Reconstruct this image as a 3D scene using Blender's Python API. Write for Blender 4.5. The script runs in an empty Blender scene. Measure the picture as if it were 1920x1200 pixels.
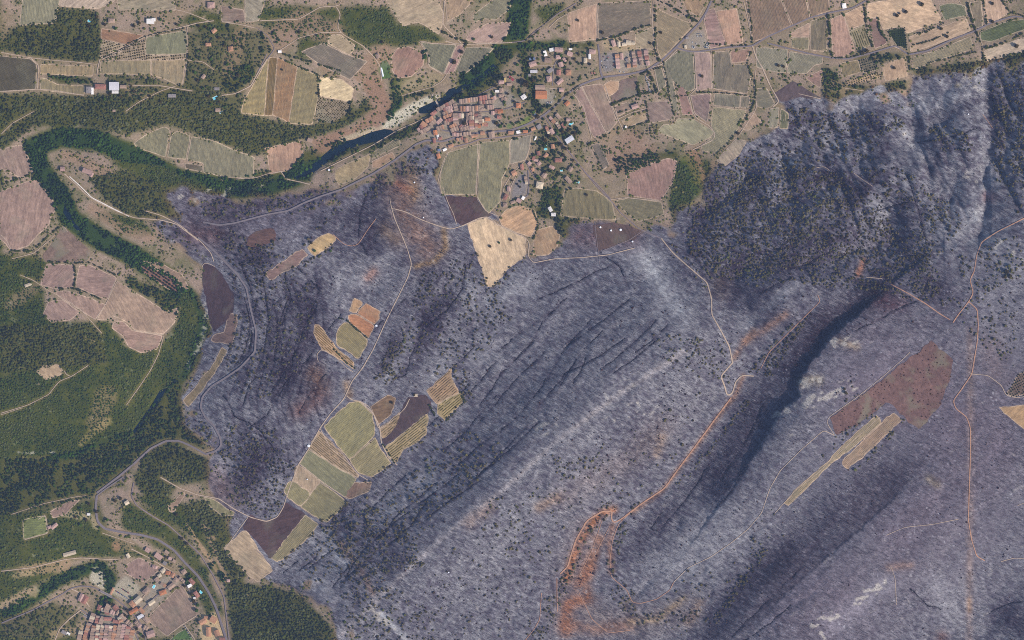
import bpy, math, random
import numpy as np
from mathutils import Vector, Matrix
from mathutils.geometry import delaunay_2d_cdt

# ------------------------------------------------------------------ camera, sky, sun, exposure
S = 1.5                                   # metres covered by one photo pixel
CX, CY = 960.0, 600.0
sc = bpy.context.scene
col = sc.collection
camd = bpy.data.cameras.new('camera')
camo = bpy.data.objects.new('camera', camd)
col.objects.link(camo)
CAM_H = 16000.0
HAZE = 6e-6
camo.location = (0, 0, CAM_H)
camd.sensor_width = 36.0
camd.lens = 36.0 * (CAM_H - 45.0) / (1920 * S)
camd.clip_start = 100.0
camd.clip_end = 60000.0
sc.camera = camo

SUN_AZ, SUN_EL = math.radians(119), math.radians(43)
world = bpy.data.worlds.new('World')
sc.world = world
world.use_nodes = True
wn = world.node_tree
wn.nodes.clear()
wo = wn.nodes.new('ShaderNodeOutputWorld')
bg = wn.nodes.new('ShaderNodeBackground')
sky = wn.nodes.new('ShaderNodeTexSky')
sky.sky_type = 'NISHITA'
sky.sun_disc = False
sky.sun_elevation = SUN_EL
sky.sun_rotation = SUN_AZ
bg.inputs['Strength'].default_value = 0.13
wn.links.new(sky.outputs[0], bg.inputs[0])
wn.links.new(bg.outputs[0], wo.inputs[0])
sund = bpy.data.lights.new('sun', 'SUN')
sund.energy = 4.7
sund.angle = math.radians(0.5)
sund.color = (1.0, 0.95, 0.88)
suno = bpy.data.objects.new('sun', sund)
col.objects.link(suno)
sv = Vector((math.sin(SUN_AZ) * math.cos(SUN_EL), math.cos(SUN_AZ) * math.cos(SUN_EL), math.sin(SUN_EL)))
suno.rotation_euler = sv.to_track_quat('Z', 'Y').to_euler()
suno.location = (0, 0, 3000)
sc.view_settings.view_transform = 'Standard'
sc.view_settings.look = 'None'
sc.view_settings.exposure = 0.16
sc.view_settings.gamma = 1.0
sc.view_settings.use_curve_mapping = False
sc.cycles.max_bounces = 4
sc.cycles.diffuse_bounces = 2
sc.cycles.volume_bounces = 0
sc.cycles.use_denoising = False
sc.cycles.denoiser = "OPENIMAGEDENOISE"
sc.cycles.denoising_input_passes = "RGB_ALBEDO_NORMAL"
sc.cycles.filter_width = 1.0

R = np.random.RandomState(7)
random.seed(7)

# what a white surface would show per channel (sun + sky) and the air's own veil: used to turn
# the colours seen in the photograph into plain surface colours
LIT = np.array([1.03, 1.06, 1.14])
VEIL = np.array([0.026, 0.038, 0.062])


def lin(c):
    c = np.asarray(c, float) / 255.0
    return np.where(c <= 0.04045, c / 12.92, ((c + 0.055) / 1.055) ** 2.4)


def albr(c):
    """the same with less of the greying used for soils and roofs"""
    c = np.asarray(c, float) * 0.72 + np.asarray(c, float).mean() * 0.28 + np.array([1.0, -2.0, 1.0])
    return np.clip((lin(c) - VEIL) / LIT, 0.004, 0.85)


def alb(c):
    """photo colour (0-255) -> surface colour"""
    c = np.asarray(c, float)
    c = c * 0.84 + c.mean() * 0.16 + np.array([1.0, -2.0, 3.0])
    return np.clip((lin(c) - VEIL) / LIT, 0.004, 0.85)


def PX(px, py):
    return (px - CX) * S, (CY - py) * S


def pl(s):
    return np.array([[float(v) for v in t.split(',')] for t in s.split()])


# ------------------------------------------------------------------ raster grid (2 photo pixels per cell)
GS = 2.0
X0, Y0, X1, Y1 = -160.0, -120.0, 2080.0, 1320.0
NX, NY = int((X1 - X0) / GS) + 1, int((Y1 - Y0) / GS) + 1
gx = X0 + np.arange(NX) * GS
gy = Y0 + np.arange(NY) * GS
GX, GY = np.meshgrid(gx, gy)
GX = GX.astype(np.float32); GY = GY.astype(np.float32)


def box(x0, y0, x1, y1):
    i0 = max(0, int((x0 - X0) / GS)); i1 = min(NX, int((x1 - X0) / GS) + 2)
    j0 = max(0, int((y0 - Y0) / GS)); j1 = min(NY, int((y1 - Y0) / GS) + 2)
    return slice(j0, max(j0, j1)), slice(i0, max(i0, i1))


def inside(px, py, P):
    r = np.zeros(px.shape, bool)
    n = len(P)
    for k in range(n):
        ax, ay = P[k]; bx, by = P[(k + 1) % n]
        if ay == by:
            continue
        c = ((ay > py) != (by > py)) & (px < (bx - ax) * (py - ay) / (by - ay) + ax)
        r ^= c
    return r


def fill(P, M=None, v=1.0):
    if M is None:
        M = np.zeros((NY, NX), np.float32)
    b = box(P[:, 0].min(), P[:, 1].min(), P[:, 0].max(), P[:, 1].max())
    m = inside(GX[b], GY[b], P)
    M[b] = np.where(m, v, M[b])
    return M


def dseg(px, py, P):
    d = np.full(px.shape, 1e9, np.float32)
    if len(P) == 1:
        return np.hypot(px - P[0, 0], py - P[0, 1])
    for k in range(len(P) - 1):
        ax, ay = P[k]; bx, by = P[k + 1]
        vx, vy = bx - ax, by - ay
        L = vx * vx + vy * vy + 1e-9
        t = np.clip(((px - ax) * vx + (py - ay) * vy) / L, 0, 1)
        d = np.minimum(d, np.hypot(px - ax - t * vx, py - ay - t * vy))
    return d


def stroke(M, v, r, P, hard=False):
    """add v * falloff around the polyline P"""
    e = r * (1.2 if hard else 2.3)
    b = box(P[:, 0].min() - e, P[:, 1].min() - e, P[:, 0].max() + e, P[:, 1].max() + e)
    d = dseg(GX[b], GY[b], P)
    if hard:
        w = (d < r).astype(np.float32)
        M[b] = np.maximum(M[b], v * w)
    else:
        M[b] += v * np.exp(-(d / r) ** 2)
    return M


def blur(M, k):
    for ax in (0, 1):
        for _ in range(2):
            P = np.pad(M, [(k, k) if a == ax else (0, 0) for a in (0, 1)], mode='edge')
            c = np.cumsum(P, axis=ax)
            c = np.concatenate([np.zeros_like(np.take(c, [0], axis=ax)), c], axis=ax)
            n = M.shape[ax]
            M = (np.take(c, np.arange(2 * k + 1, 2 * k + 1 + n), axis=ax) - np.take(c, np.arange(0, n), axis=ax)) / (2 * k + 1)
            M = M.astype(np.float32)
    return M


def vnoise(px, py, wl, seed, ang=0.0, st=1.0):
    """smooth value noise in 0..1; wl = wavelength in photo pixels, stretched st times along ang (degrees, photo axes)"""
    a = math.radians(ang)
    u = (px * math.cos(a) + py * math.sin(a)) / (wl * st)
    v = (-px * math.sin(a) + py * math.cos(a)) / wl
    T = np.random.RandomState(seed).rand(256, 256).astype(np.float32)
    iu = np.floor(u).astype(int); iv = np.floor(v).astype(int)
    fu = (u - iu).astype(np.float32); fv = (v - iv).astype(np.float32)
    fu = fu * fu * (3 - 2 * fu); fv = fv * fv * (3 - 2 * fv)
    a0 = T[iv % 256, iu % 256]; a1 = T[iv % 256, (iu + 1) % 256]
    b0 = T[(iv + 1) % 256, iu % 256]; b1 = T[(iv + 1) % 256, (iu + 1) % 256]
    return (a0 * (1 - fu) + a1 * fu) * (1 - fv) + (b0 * (1 - fu) + b1 * fu) * fv


def fbm(px, py, wl, seed, ang=0.0, st=1.0, n=3):
    s = 0; w = 0
    for k in range(n):
        s = s + vnoise(px, py, wl / 2 ** k, seed + k, ang, st) * 0.55 ** k
        w += 0.55 ** k
    return s / w


def samp(M, px, py):
    u = np.clip((np.asarray(px, float) - X0) / GS, 0, NX - 1.001)
    v = np.clip((np.asarray(py, float) - Y0) / GS, 0, NY - 1.001)
    i = u.astype(int); j = v.astype(int); fu = u - i; fv = v - j
    return (M[j, i] * (1 - fu) + M[j, i + 1] * fu) * (1 - fv) + (M[j + 1, i] * (1 - fu) + M[j + 1, i + 1] * fu) * fv


# ------------------------------------------------------------------ survey data, all in photo pixels
HEIGHTS = """0,0,20 300,0,15 600,0,20 800,40,8 960,0,0 1200,0,5 1500,0,15 1920,0,30 200,130,12 500,150,12 880,220,6 1100,200,6 1300,200,12
1500,130,18 1700,100,22 1900,80,32 960,300,12 1100,350,18 1200,400,26 950,470,30 640,140,8 1000,130,4 850,320,16 1250,300,22 1380,230,20
970,60,-5 900,130,-6 835,185,-6 720,250,-6 640,285,-6 560,335,-6 430,350,-5 300,310,-5 150,250,-5 70,270,-5 80,340,-5 125,410,-5 220,465,-5 320,510,-5
372,600,-5 340,690,-5 280,770,-5 180,840,-5 50,875,-5 0,880,-5
150,680,35 100,620,28 50,760,18 200,560,15 50,560,12 0,700,30 200,720,28 0,400,4 40,420,6 130,460,2
350,150,20 200,220,26 400,230,20 300,380,16 230,350,12 330,440,12 170,330,6
440,420,30 600,420,45 480,560,42 400,560,10 440,640,30 520,640,50 420,760,34 400,850,26 560,800,55 700,500,52 690,400,38 750,380,48 800,450,55 640,650,50 740,620,60
660,850,45 600,950,40 760,790,52 850,700,62 880,600,58 950,560,58 640,340,16 700,330,22 800,300,22 560,375,22
620,1190,108 740,1090,125 850,990,136 950,910,142 1050,820,147 1150,745,147 1270,660,140 1340,610,125
640,980,58 760,895,58 880,800,70 980,700,78 1080,600,80 1150,540,72 1230,490,60 530,1080,50 480,1170,60
860,1120,112 1000,1000,112 1150,900,108 1300,780,104 1360,730,100 700,1200,112 900,1200,105
1375,745,96 1300,850,93 1200,940,90 1150,970,89 1060,1080,92 1020,1190,95
1330,900,96 1230,1010,92 1180,1090,90 1420,760,104
1560,640,166 1500,720,163 1440,800,152 1370,930,140 1640,560,165 1510,620,138 1450,730,120 1380,850,110
1700,650,176 1650,750,170 1550,850,160 1450,960,142 1300,1060,112 1200,1130,98 1800,600,178 1880,500,175 1800,450,162
1640,880,158 1500,980,140 1400,1060,124 1320,1140,112 1290,1190,108
1690,920,188 1600,1010,186 1500,1090,178 1420,1180,168 1750,1000,190 1850,900,188 1600,1150,178 1750,1150,160 1880,1080,150 1840,1150,145 1920,1200,178
1400,330,62 1350,420,72 1290,450,56 1450,450,115 1550,400,128 1500,500,125 1600,500,142 1400,560,100 1440,610,128 1490,540,140 1360,600,100 1370,520,88
1620,200,52 1700,160,42 1800,200,78 1900,200,88 1650,300,98 1760,300,112 1850,300,122 1750,420,145 1650,420,138 1920,350,145 1550,250,52 1490,280,50 1430,270,36
230,950,24 100,960,20 60,1040,30 300,900,28 430,1000,48 380,980,38 330,1040,16 400,1080,30 430,1180,46 280,1140,8 190,1080,-5 100,1090,-5 0,1160,-5 160,1180,-5
215,1180,8 60,1190,18 300,1190,10 250,1000,22"""

# dark ledges and terrace lines in the burnt slopes
LEDGES = [pl(s) for s in """540,470 535,520 545,560 530,610|460,560 470,610 462,650 440,690|500,680 470,720 455,760|530,730 500,780 470,800|610,700 580,740 560,775|420,740 440,780 480,800 520,850|560,640 545,690|436,600 440,640 425,670|700,620 720,600 760,560|1120,470 1160,500 1180,540|1060,560 1020,600 990,650|1130,620 1090,660 1050,720|1250,610 1220,640 1190,660|880,720 840,770 800,800|930,740 880,800 840,840|985,800 940,850 900,890|760,890 720,930 690,960|800,940 770,985 730,1020|655,1060 625,1100|690,1020 660,1060 640,1100|560,1050 530,1075|1440,1120 1400,1160 1370,1190|1500,1060 1470,1090 1440,1120|1240,960 1220,990|1400,870 1370,920 1340,950
450,490 470,540 476,600 470,650 440,700|490,520 500,560 505,600 495,660 480,700|575,600 560,650 520,720 495,760|550,700 525,730 510,750
690,360 675,400 672,450 690,480|1110,600 1060,650 1020,720 965,785|1170,635 1120,670 1060,700 1010,760|1240,630 1190,670 1150,700|1100,670 1075,720
872,495 868,540 840,580 800,612|1010,790 960,840 880,905|960,790 900,835 860,870|820,905 740,970 720,1000|865,885 760,965 700,1010|595,1040 560,1070|625,1030 580,1065
640,1090 675,1060|1480,1130 1420,1180 1370,1210|1420,555 1450,535 1480,522|1630,430 1640,395 1700,380|1180,560 1120,610 1060,650|1230,600 1190,640 1130,690
900,640 850,690 830,720|780,650 760,700 715,728|540,560 520,620 515,680|1000,640 940,700 900,760|930,680 880,740|560,500 600,545 580,590 560,610|480,560 478,620 460,680
600,560 580,600 575,640|640,590 600,640 560,700|1560,470 1500,500 1440,510|1740,520 1720,560 1600,620|1840,1150 1880,1130 1925,1120|1430,760 1400,820 1350,900
1330,870 1290,930 1240,990|1760,1140 1730,1130 1700,1100|1830,240 1780,260 1720,268|1690,230 1620,250 1560,262|1400,480 1440,470 1500,460|1700,330 1720,400 1735,460
1040,580 980,620 930,660|1140,500 1080,530 1010,560|900,900 840,940 790,980|1020,660 960,720 900,790""".replace('\n', '|').split('|')]
CLIFF = pl("1655,550 1600,590 1580,605 1560,620 1540,650 1505,700 1490,730 1495,745 1460,770 1440,800 1415,850 1390,885 1368,915")
CLIFF2 = pl("1700,900 1640,960 1560,1030 1490,1090 1430,1150 1390,1210")
CLIFF3 = pl("1300,640 1250,672 1180,725 1100,775 1030,830 960,900 900,950 820,1010 760,1070 690,1130 630,1185")

BURNT = pl("2100,60 1920,105 1820,128 1715,138 1705,165 1640,168 1575,192 1500,178 1450,175 1445,205 1480,215 1478,242 1400,258 1345,315 1320,330 1315,380 1260,390 1250,420 1200,432 1160,415 1060,412 1050,455 1000,480 985,470 940,405 900,372 826,366 812,320 808,290 800,268 770,275 752,298 690,335 640,352 560,355 480,372 400,368 330,352 310,370 330,405 280,410 300,440 345,470 378,500 380,560 386,610 372,680 335,740 340,790 395,845 385,900 395,930 440,960 425,1015 480,1075 500,1092 560,1105 610,1130 640,1200 660,1400 2300,1400 2300,60")

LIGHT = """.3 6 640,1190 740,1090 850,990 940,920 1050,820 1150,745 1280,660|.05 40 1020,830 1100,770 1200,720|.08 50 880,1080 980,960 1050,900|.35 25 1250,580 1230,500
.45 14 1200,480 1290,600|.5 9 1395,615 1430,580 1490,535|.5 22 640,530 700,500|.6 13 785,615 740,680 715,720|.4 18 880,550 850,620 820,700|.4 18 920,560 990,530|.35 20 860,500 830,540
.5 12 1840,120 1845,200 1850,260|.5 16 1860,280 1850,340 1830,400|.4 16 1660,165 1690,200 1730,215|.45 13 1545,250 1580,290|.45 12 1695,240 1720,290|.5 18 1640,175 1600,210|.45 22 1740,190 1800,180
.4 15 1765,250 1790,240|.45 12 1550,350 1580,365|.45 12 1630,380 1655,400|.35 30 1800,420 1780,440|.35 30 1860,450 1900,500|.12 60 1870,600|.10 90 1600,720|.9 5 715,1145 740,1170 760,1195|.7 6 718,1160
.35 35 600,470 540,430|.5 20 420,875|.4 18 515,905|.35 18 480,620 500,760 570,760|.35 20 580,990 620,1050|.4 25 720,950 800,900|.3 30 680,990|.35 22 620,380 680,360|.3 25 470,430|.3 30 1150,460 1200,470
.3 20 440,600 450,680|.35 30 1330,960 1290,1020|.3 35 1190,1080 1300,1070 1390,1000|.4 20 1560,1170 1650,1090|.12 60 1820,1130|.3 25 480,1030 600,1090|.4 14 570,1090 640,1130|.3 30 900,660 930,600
.35 20 1750,1090 1780,1160|.5 8 610,1000 650,1060|.35 14 1450,350 1480,300|.5 8 1450,300 1490,310"""  # pale ash strokes; some paint sunlit slopes brighter
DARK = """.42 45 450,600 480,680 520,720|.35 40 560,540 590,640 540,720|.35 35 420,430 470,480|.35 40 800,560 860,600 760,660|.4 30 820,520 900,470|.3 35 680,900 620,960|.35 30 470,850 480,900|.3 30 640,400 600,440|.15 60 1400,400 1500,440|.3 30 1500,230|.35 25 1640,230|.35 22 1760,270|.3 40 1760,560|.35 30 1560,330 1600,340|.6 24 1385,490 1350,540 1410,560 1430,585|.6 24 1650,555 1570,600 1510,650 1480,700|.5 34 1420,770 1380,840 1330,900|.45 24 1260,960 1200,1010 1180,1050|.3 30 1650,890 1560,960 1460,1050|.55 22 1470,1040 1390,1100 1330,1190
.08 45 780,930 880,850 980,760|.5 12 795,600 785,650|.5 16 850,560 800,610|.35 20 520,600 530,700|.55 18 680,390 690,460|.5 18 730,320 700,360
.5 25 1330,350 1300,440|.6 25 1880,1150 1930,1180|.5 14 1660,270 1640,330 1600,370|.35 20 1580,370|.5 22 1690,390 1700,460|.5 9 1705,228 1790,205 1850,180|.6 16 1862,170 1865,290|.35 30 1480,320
.4 20 450,900 500,850|.4 30 700,1020 660,980|.4 25 740,1060|.5 14 745,640 720,690|.3 25 1620,540|.4 18 1720,520 1750,540|.3 40 1200,830|.35 30 560,1100 600,1150|.4 25 1300,500|.3 20 640,460 660,500
.3 40 1560,440 1500,470|.3 20 1530,600|.4 16 590,580 570,640|.35 18 620,520 560,580|.4 14 1500,350 1560,330|.4 12 1400,380 1420,330|.35 20 1440,540 1480,500|.25 30 940,600|.3 22 720,400 700,480|.3 18 480,480"""  # char strokes; several paint the shade of slopes turned from the sun
# local earth colours inside the burn: r g b strength radius points
TINTS = """134,112,110 .3 34 1100,1000 1070,1080 1060,1160|134,116,112 .3 28 1110,1150 1200,1170 1290,1140|146,108,96 .5 7 1148,985 1142,1020 1146,1070|150,112,98 .5 7 1125,1010 1108,1060 1100,1110|160,152,156 .55 5 640,1190 740,1090 850,990 940,920 1050,820 1150,745 1280,660|150,112,96 .5 5 1392,705 1378,740 1335,795 1290,855 1240,920 1185,960|152,108,90 .8 8 1150,955 1125,962 1095,1000 1072,1050 1062,1085|140,108,98 .5 12 1120,1010 1095,1080
152,100,80 .6 13 1100,1120 1065,1130 1060,1180|154,108,92 .55 12 1085,1095 1105,1060|150,110,96 .45 12 1060,1170 1120,1180 1180,1170|170,146,120 .5 7 1180,1165 1230,1160 1280,1120|169,138,117 .4 9 1310,1130 1290,1165
144,110,98 .5 8 1470,590 1435,615 1395,640|153,117,102 .5 6 1410,620 1375,670|128,100,92 .55 32 745,340 760,400 800,460|150,122,92 .55 6 832,430 836,465 815,490 780,500|146,105,94 .7 8 745,345 770,358|150,120,92 .45 12 770,320 780,370|140,112,92 .4 14 720,430 740,450
162,117,102 .8 6 1615,488 1612,500 1605,515|100,80,88 .6 28 1090,440 1140,435 1180,440|132,100,90 .5 18 590,700 600,720|104,80,84 .55 18 560,770 600,745|95,70,84 .55 18 1640,560 1680,570|134,116,118 .35 22 1860,700 1850,650
112,104,120 .62 120 1650,700 1850,800 1700,950|114,106,122 .6 100 1580,1120 1500,1150|136,118,116 .45 7 1812,620 1812,1210|128,116,120 .4 26 1240,800 1180,860 1060,930|150,128,116 .5 10 1240,820 1230,850|150,124,110 .5 10 1045,930 1010,950
140,100,92 .5 10 700,510 690,520|148,132,112 .5 8 1735,895 1750,905|160,140,116 .45 8 1570,640 1600,650|165,148,120 .5 10 1500,715 1530,712|120,92,92 .5 12 1760,1190|150,120,110 .4 8 1660,1060 1700,1055|158,130,118 .5 6 640,1020 680,1070 700,1110
140,118,112 .45 12 920,950 880,980|90,80,96 .5 60 380,390 500,400 600,360|110,88,96 .5 22 400,440 350,440|120,100,104 .5 30 430,930 400,900|150,120,96 .5 8 655,740 650,720|130,95,92 .5 12 560,345 600,350|130,92,88 .5 14 650,350
128,110,104 .4 20 1350,540|120,84,90 .5 12 1850,370|149,117,103 .45 8 1440,500|136,120,110 .4 12 1180,1130|155,127,110 .45 5 1812,1120 1812,1140|140,104,84 .5 30 1000,450|120,104,92 .5 18 1000,410"""
ROCK = """.9 7 1560,640 1600,645|.9 7 1500,718 1530,712|.9 9 1510,752 1590,725|.9 6 1520,1165 1560,1150|.8 6 1600,1125 1650,1090|.7 5 1445,780 1500,760|.9 5 384,575 385,605 376,640 362,668 350,690|.45 3 0,848 110,852|.6 8 700,1140 740,1180
.7 5 320,370 400,372|.6 5 1450,800 1480,815|.7 8 1545,1170 1540,1190|.5 10 1810,150 1840,170|.5 9 1700,250|.4 10 1855,450 1890,480|.6 6 355,350 420,360|.8 5 430,355 490,352|.5 6 1810,330 1840,350|.5 7 1555,365|.5 6 400,760|.4 20 1020,800|.4 30 1180,760"""
# soft earth colours outside the burn
UTINTS = """134,112,110 .3 34 1100,1000 1070,1080 1060,1160|134,116,112 .3 28 1110,1150 1200,1170 1290,1140|146,108,96 .5 7 1148,985 1142,1020 1146,1070|150,112,98 .5 7 1125,1010 1108,1060 1100,1110|160,152,156 .55 5 640,1190 740,1090 850,990 940,920 1050,820 1150,745 1280,660|150,126,114 .8 26 620,60 560,40 520,70|152,126,112 .8 24 620,110 680,130 720,100|150,120,108 .85 18 700,160 720,210 680,245 600,270|140,124,108 .6 20 0,20 0,60|160,134,118 .8 10 120,290 160,305 200,325|156,130,116 .7 10 170,390 230,430 280,445
150,126,110 .6 16 430,130 450,60|150,124,112 .8 30 1180,270 1210,300 1150,300|158,124,104 .8 14 1300,290 1310,330|148,128,110 .7 30 1140,250|140,126,112 .6 24 1120,330 1160,350|170,150,124 .8 12 1140,80 1200,90|186,156,126 .9 8 1145,165
176,158,132 .7 8 100,960 170,970 180,985|150,130,112 .6 12 220,1020 240,1025|160,124,104 .7 8 215,1025|190,180,160 .8 8 175,1085 190,1100|176,152,128 .7 10 0,1140 60,1110|160,134,114 .7 12 120,1060 40,1070|170,146,122 .6 10 150,1180 100,1190
164,138,116 .8 5 400,1010 380,980 420,1080|176,146,118 .8 4 350,985 380,1030 420,1090|196,186,166 .8 10 740,220 780,200 800,190|180,168,146 .7 5 640,260 700,240|150,128,116 .6 20 1290,150|156,140,118 .6 10 1110,95|150,132,116 .5 20 960,130
150,128,112 .5 20 200,740 180,790|170,148,110 .5 8 150,830 200,790|146,126,112 .6 14 60,540 20,570|96,132,66 .6 7 975,235 990,225|92,128,80 .6 6 955,237|70,110,74 .7 8 717,130|150,138,110 .6 12 745,165 790,150 820,145|160,140,120 .5 10 835,150
150,132,116 .6 14 1640,100 1660,90|156,134,114 .7 12 1560,160 1580,165|150,132,114 .6 10 1480,85|170,152,130 .5 10 560,265|150,130,116 .6 16 1760,115|160,140,124 .5 14 390,10|86,110,60 .4 12 1305,350 1290,300
150,130,114 .6 18 280,15 330,30|158,134,112 .6 8 240,170 270,175|150,134,118 .6 14 1050,40|130,116,104 .5 16 1100,400 1080,440|156,128,110 .5 12 1340,310|148,126,108 .5 12 90,470|170,150,120 .6 6 25,1080 60,1075|150,130,112 .5 10 300,1050 330,1070|190,176,150 .6 14 1440,950 1390,1160"""

# woods: kind density polygon ; or kind density ~width polyline
WOODS = """ripa 1 ~18 565,325 500,348 430,352 330,335 250,292 180,262 110,255 60,275 75,320 110,365 130,410 180,445 250,480 310,520 360,570 376,620 352,675 310,730 250,800 170,845 80,880 0,890
ripa 1 ~12 300,325 400,345 470,340 560,318 600,290
ripa 1 ~20 975,0 968,60 930,112 880,148
ripa .9 ~7 980,85 985,125 1000,165 1005,200
dense .9 ~10 700,262 660,262 600,285 540,300 480,345
dense .9 ~9 735,262 790,228 820,205 850,185 900,172 930,140
dense .8 ~6 620,300 650,285 700,275 740,258
ripa .9 ~8 730,215 745,190 740,160 750,140 780,115 800,100
dense .8 ~6 735,180 790,172 810,165
pine .8 55,40 110,12 180,20 190,60 186,112 150,118 60,105 0,95 0,60
pine .9 20,70 170,70 186,112 60,105
dense .85 80,138 100,140 172,145 172,155 110,157
pine .85 0,175 160,180 300,165 345,150 460,215 560,235 640,228 690,182 698,205 640,240 500,280 480,292 380,255 310,232 240,250 150,235 60,235 0,280
pine .55 350,60 400,45 500,60 510,100 460,160 450,210 345,160
dense .9 420,130 470,118 480,140 455,165 430,175 415,160
pine .6 200,140 280,145 330,160 345,180 250,185 200,170
dense .7 595,185 660,190 665,215 640,228 595,230
scrub .8 670,35 720,10 745,45 800,50 830,75 780,80 740,85 690,80 660,60
scrub .6 485,15 560,10 620,20 600,50 520,60 490,45
dense .6 490,55 520,50 525,75 500,110 485,90
scrub .5 380,15 440,40 470,60 400,60 330,40
pine .85 165,330 230,320 300,345 372,388 345,430 230,400 185,362
scrub .7 200,400 260,410 290,440 240,440 180,400
scrub .6 200,300 300,310 420,365 350,365 260,330
dense .9 235,515 290,540 340,560 330,590 300,600 290,560 240,540
scrub 1 0,480 70,485 75,540 85,600 130,605 205,605 230,650 270,665 310,635 335,600 335,560 350,545 372,600 345,690 240,810 120,850 0,862
pine .6 0,490 80,490 75,535 0,520
pine .5 60,610 190,610 200,680 120,690 0,700 0,610
scrub .5 0,480 60,480 110,500 70,520 0,540
dense 1 0,862 130,860 240,812 340,702 338,790 395,845 330,835 270,842 200,920 160,935 0,968
pine .9 250,905 270,842 330,836 390,860 395,900 330,910 300,960
scrub .9 250,930 330,940 400,970 450,1000 440,1080 380,1020 300,960
pine .7 330,950 380,935 430,975 420,1010 470,1075 440,1100 380,1000
ripa 1 ~5 345,1090 400,1060 440,1110
pine 1 420,1085 490,1100 560,1112 600,1150 640,1200 645,1330 430,1330 435,1180
scrub .6 0,968 180,938 200,1000 330,1062 250,1040 100,1050 0,1060
scrub .6 230,940 300,960 360,1020 420,1150 400,1180 340,1050 230,990
ripa 1 ~10 -40,1185 0,1160 60,1122 120,1082 185,1062 205,1085 205,1115 185,1150 165,1200
pine .6 -40,1170 100,1130 150,1150 130,1210 -40,1300
scrub .5 0,1060 120,1040 100,1080 0,1130
ripa .5 930,80 1060,75 1075,85 960,100
dense .16 930,90 1110,90 1110,180 1060,200 1090,290 1090,340 1000,405 950,395 985,300 930,240
dense .5 1010,240 1080,235 1090,255 1050,260 1045,290 1075,330 1020,330 1010,280
dense .9 1020,350 1055,352 1048,405 1030,410 1000,400 1015,380
dense .9 1040,405 1085,410 1100,430 1080,445 1045,440
dense .9 1150,300 1180,288 1270,283 1278,294 1200,315 1158,325
scrub .9 1255,305 1330,300 1335,332 1290,385 1255,385 1262,340
dense .8 1255,385 1300,390 1300,425 1265,420
dense .9 1545,122 1570,140 1575,155 1640,162 1700,150 1700,165 1600,185 1545,185
dense .8 1610,95 1700,100 1690,108 1640,120 1600,112
dense .9 1060,80 1115,78 1122,85 1095,90 1065,88
scrub .5 1000,15 1060,5 1060,30 1020,40
dense .5 -160,-120 2080,-120 2080,-60 900,-20 300,-40 -160,-30
scrub .7 -160,-40 0,0 0,1200 -160,1320
scrub .6 -160,1200 420,1200 420,1320 -160,1320
dense .9 1710,128 1840,115 1920,95 2080,90 2080,120 1920,118 1840,135 1720,142
pine .6 410,130 370,100 350,110 350,150 400,190
dense .5 430,10 450,40 420,60
scrub .4 560,20 700,10 720,80 560,110
dense .8 770,90 790,120 760,150 735,150 745,138
dense .7 1000,170 1030,200 1000,210
dense .7 800,275 830,300 815,330 800,320"""

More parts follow.
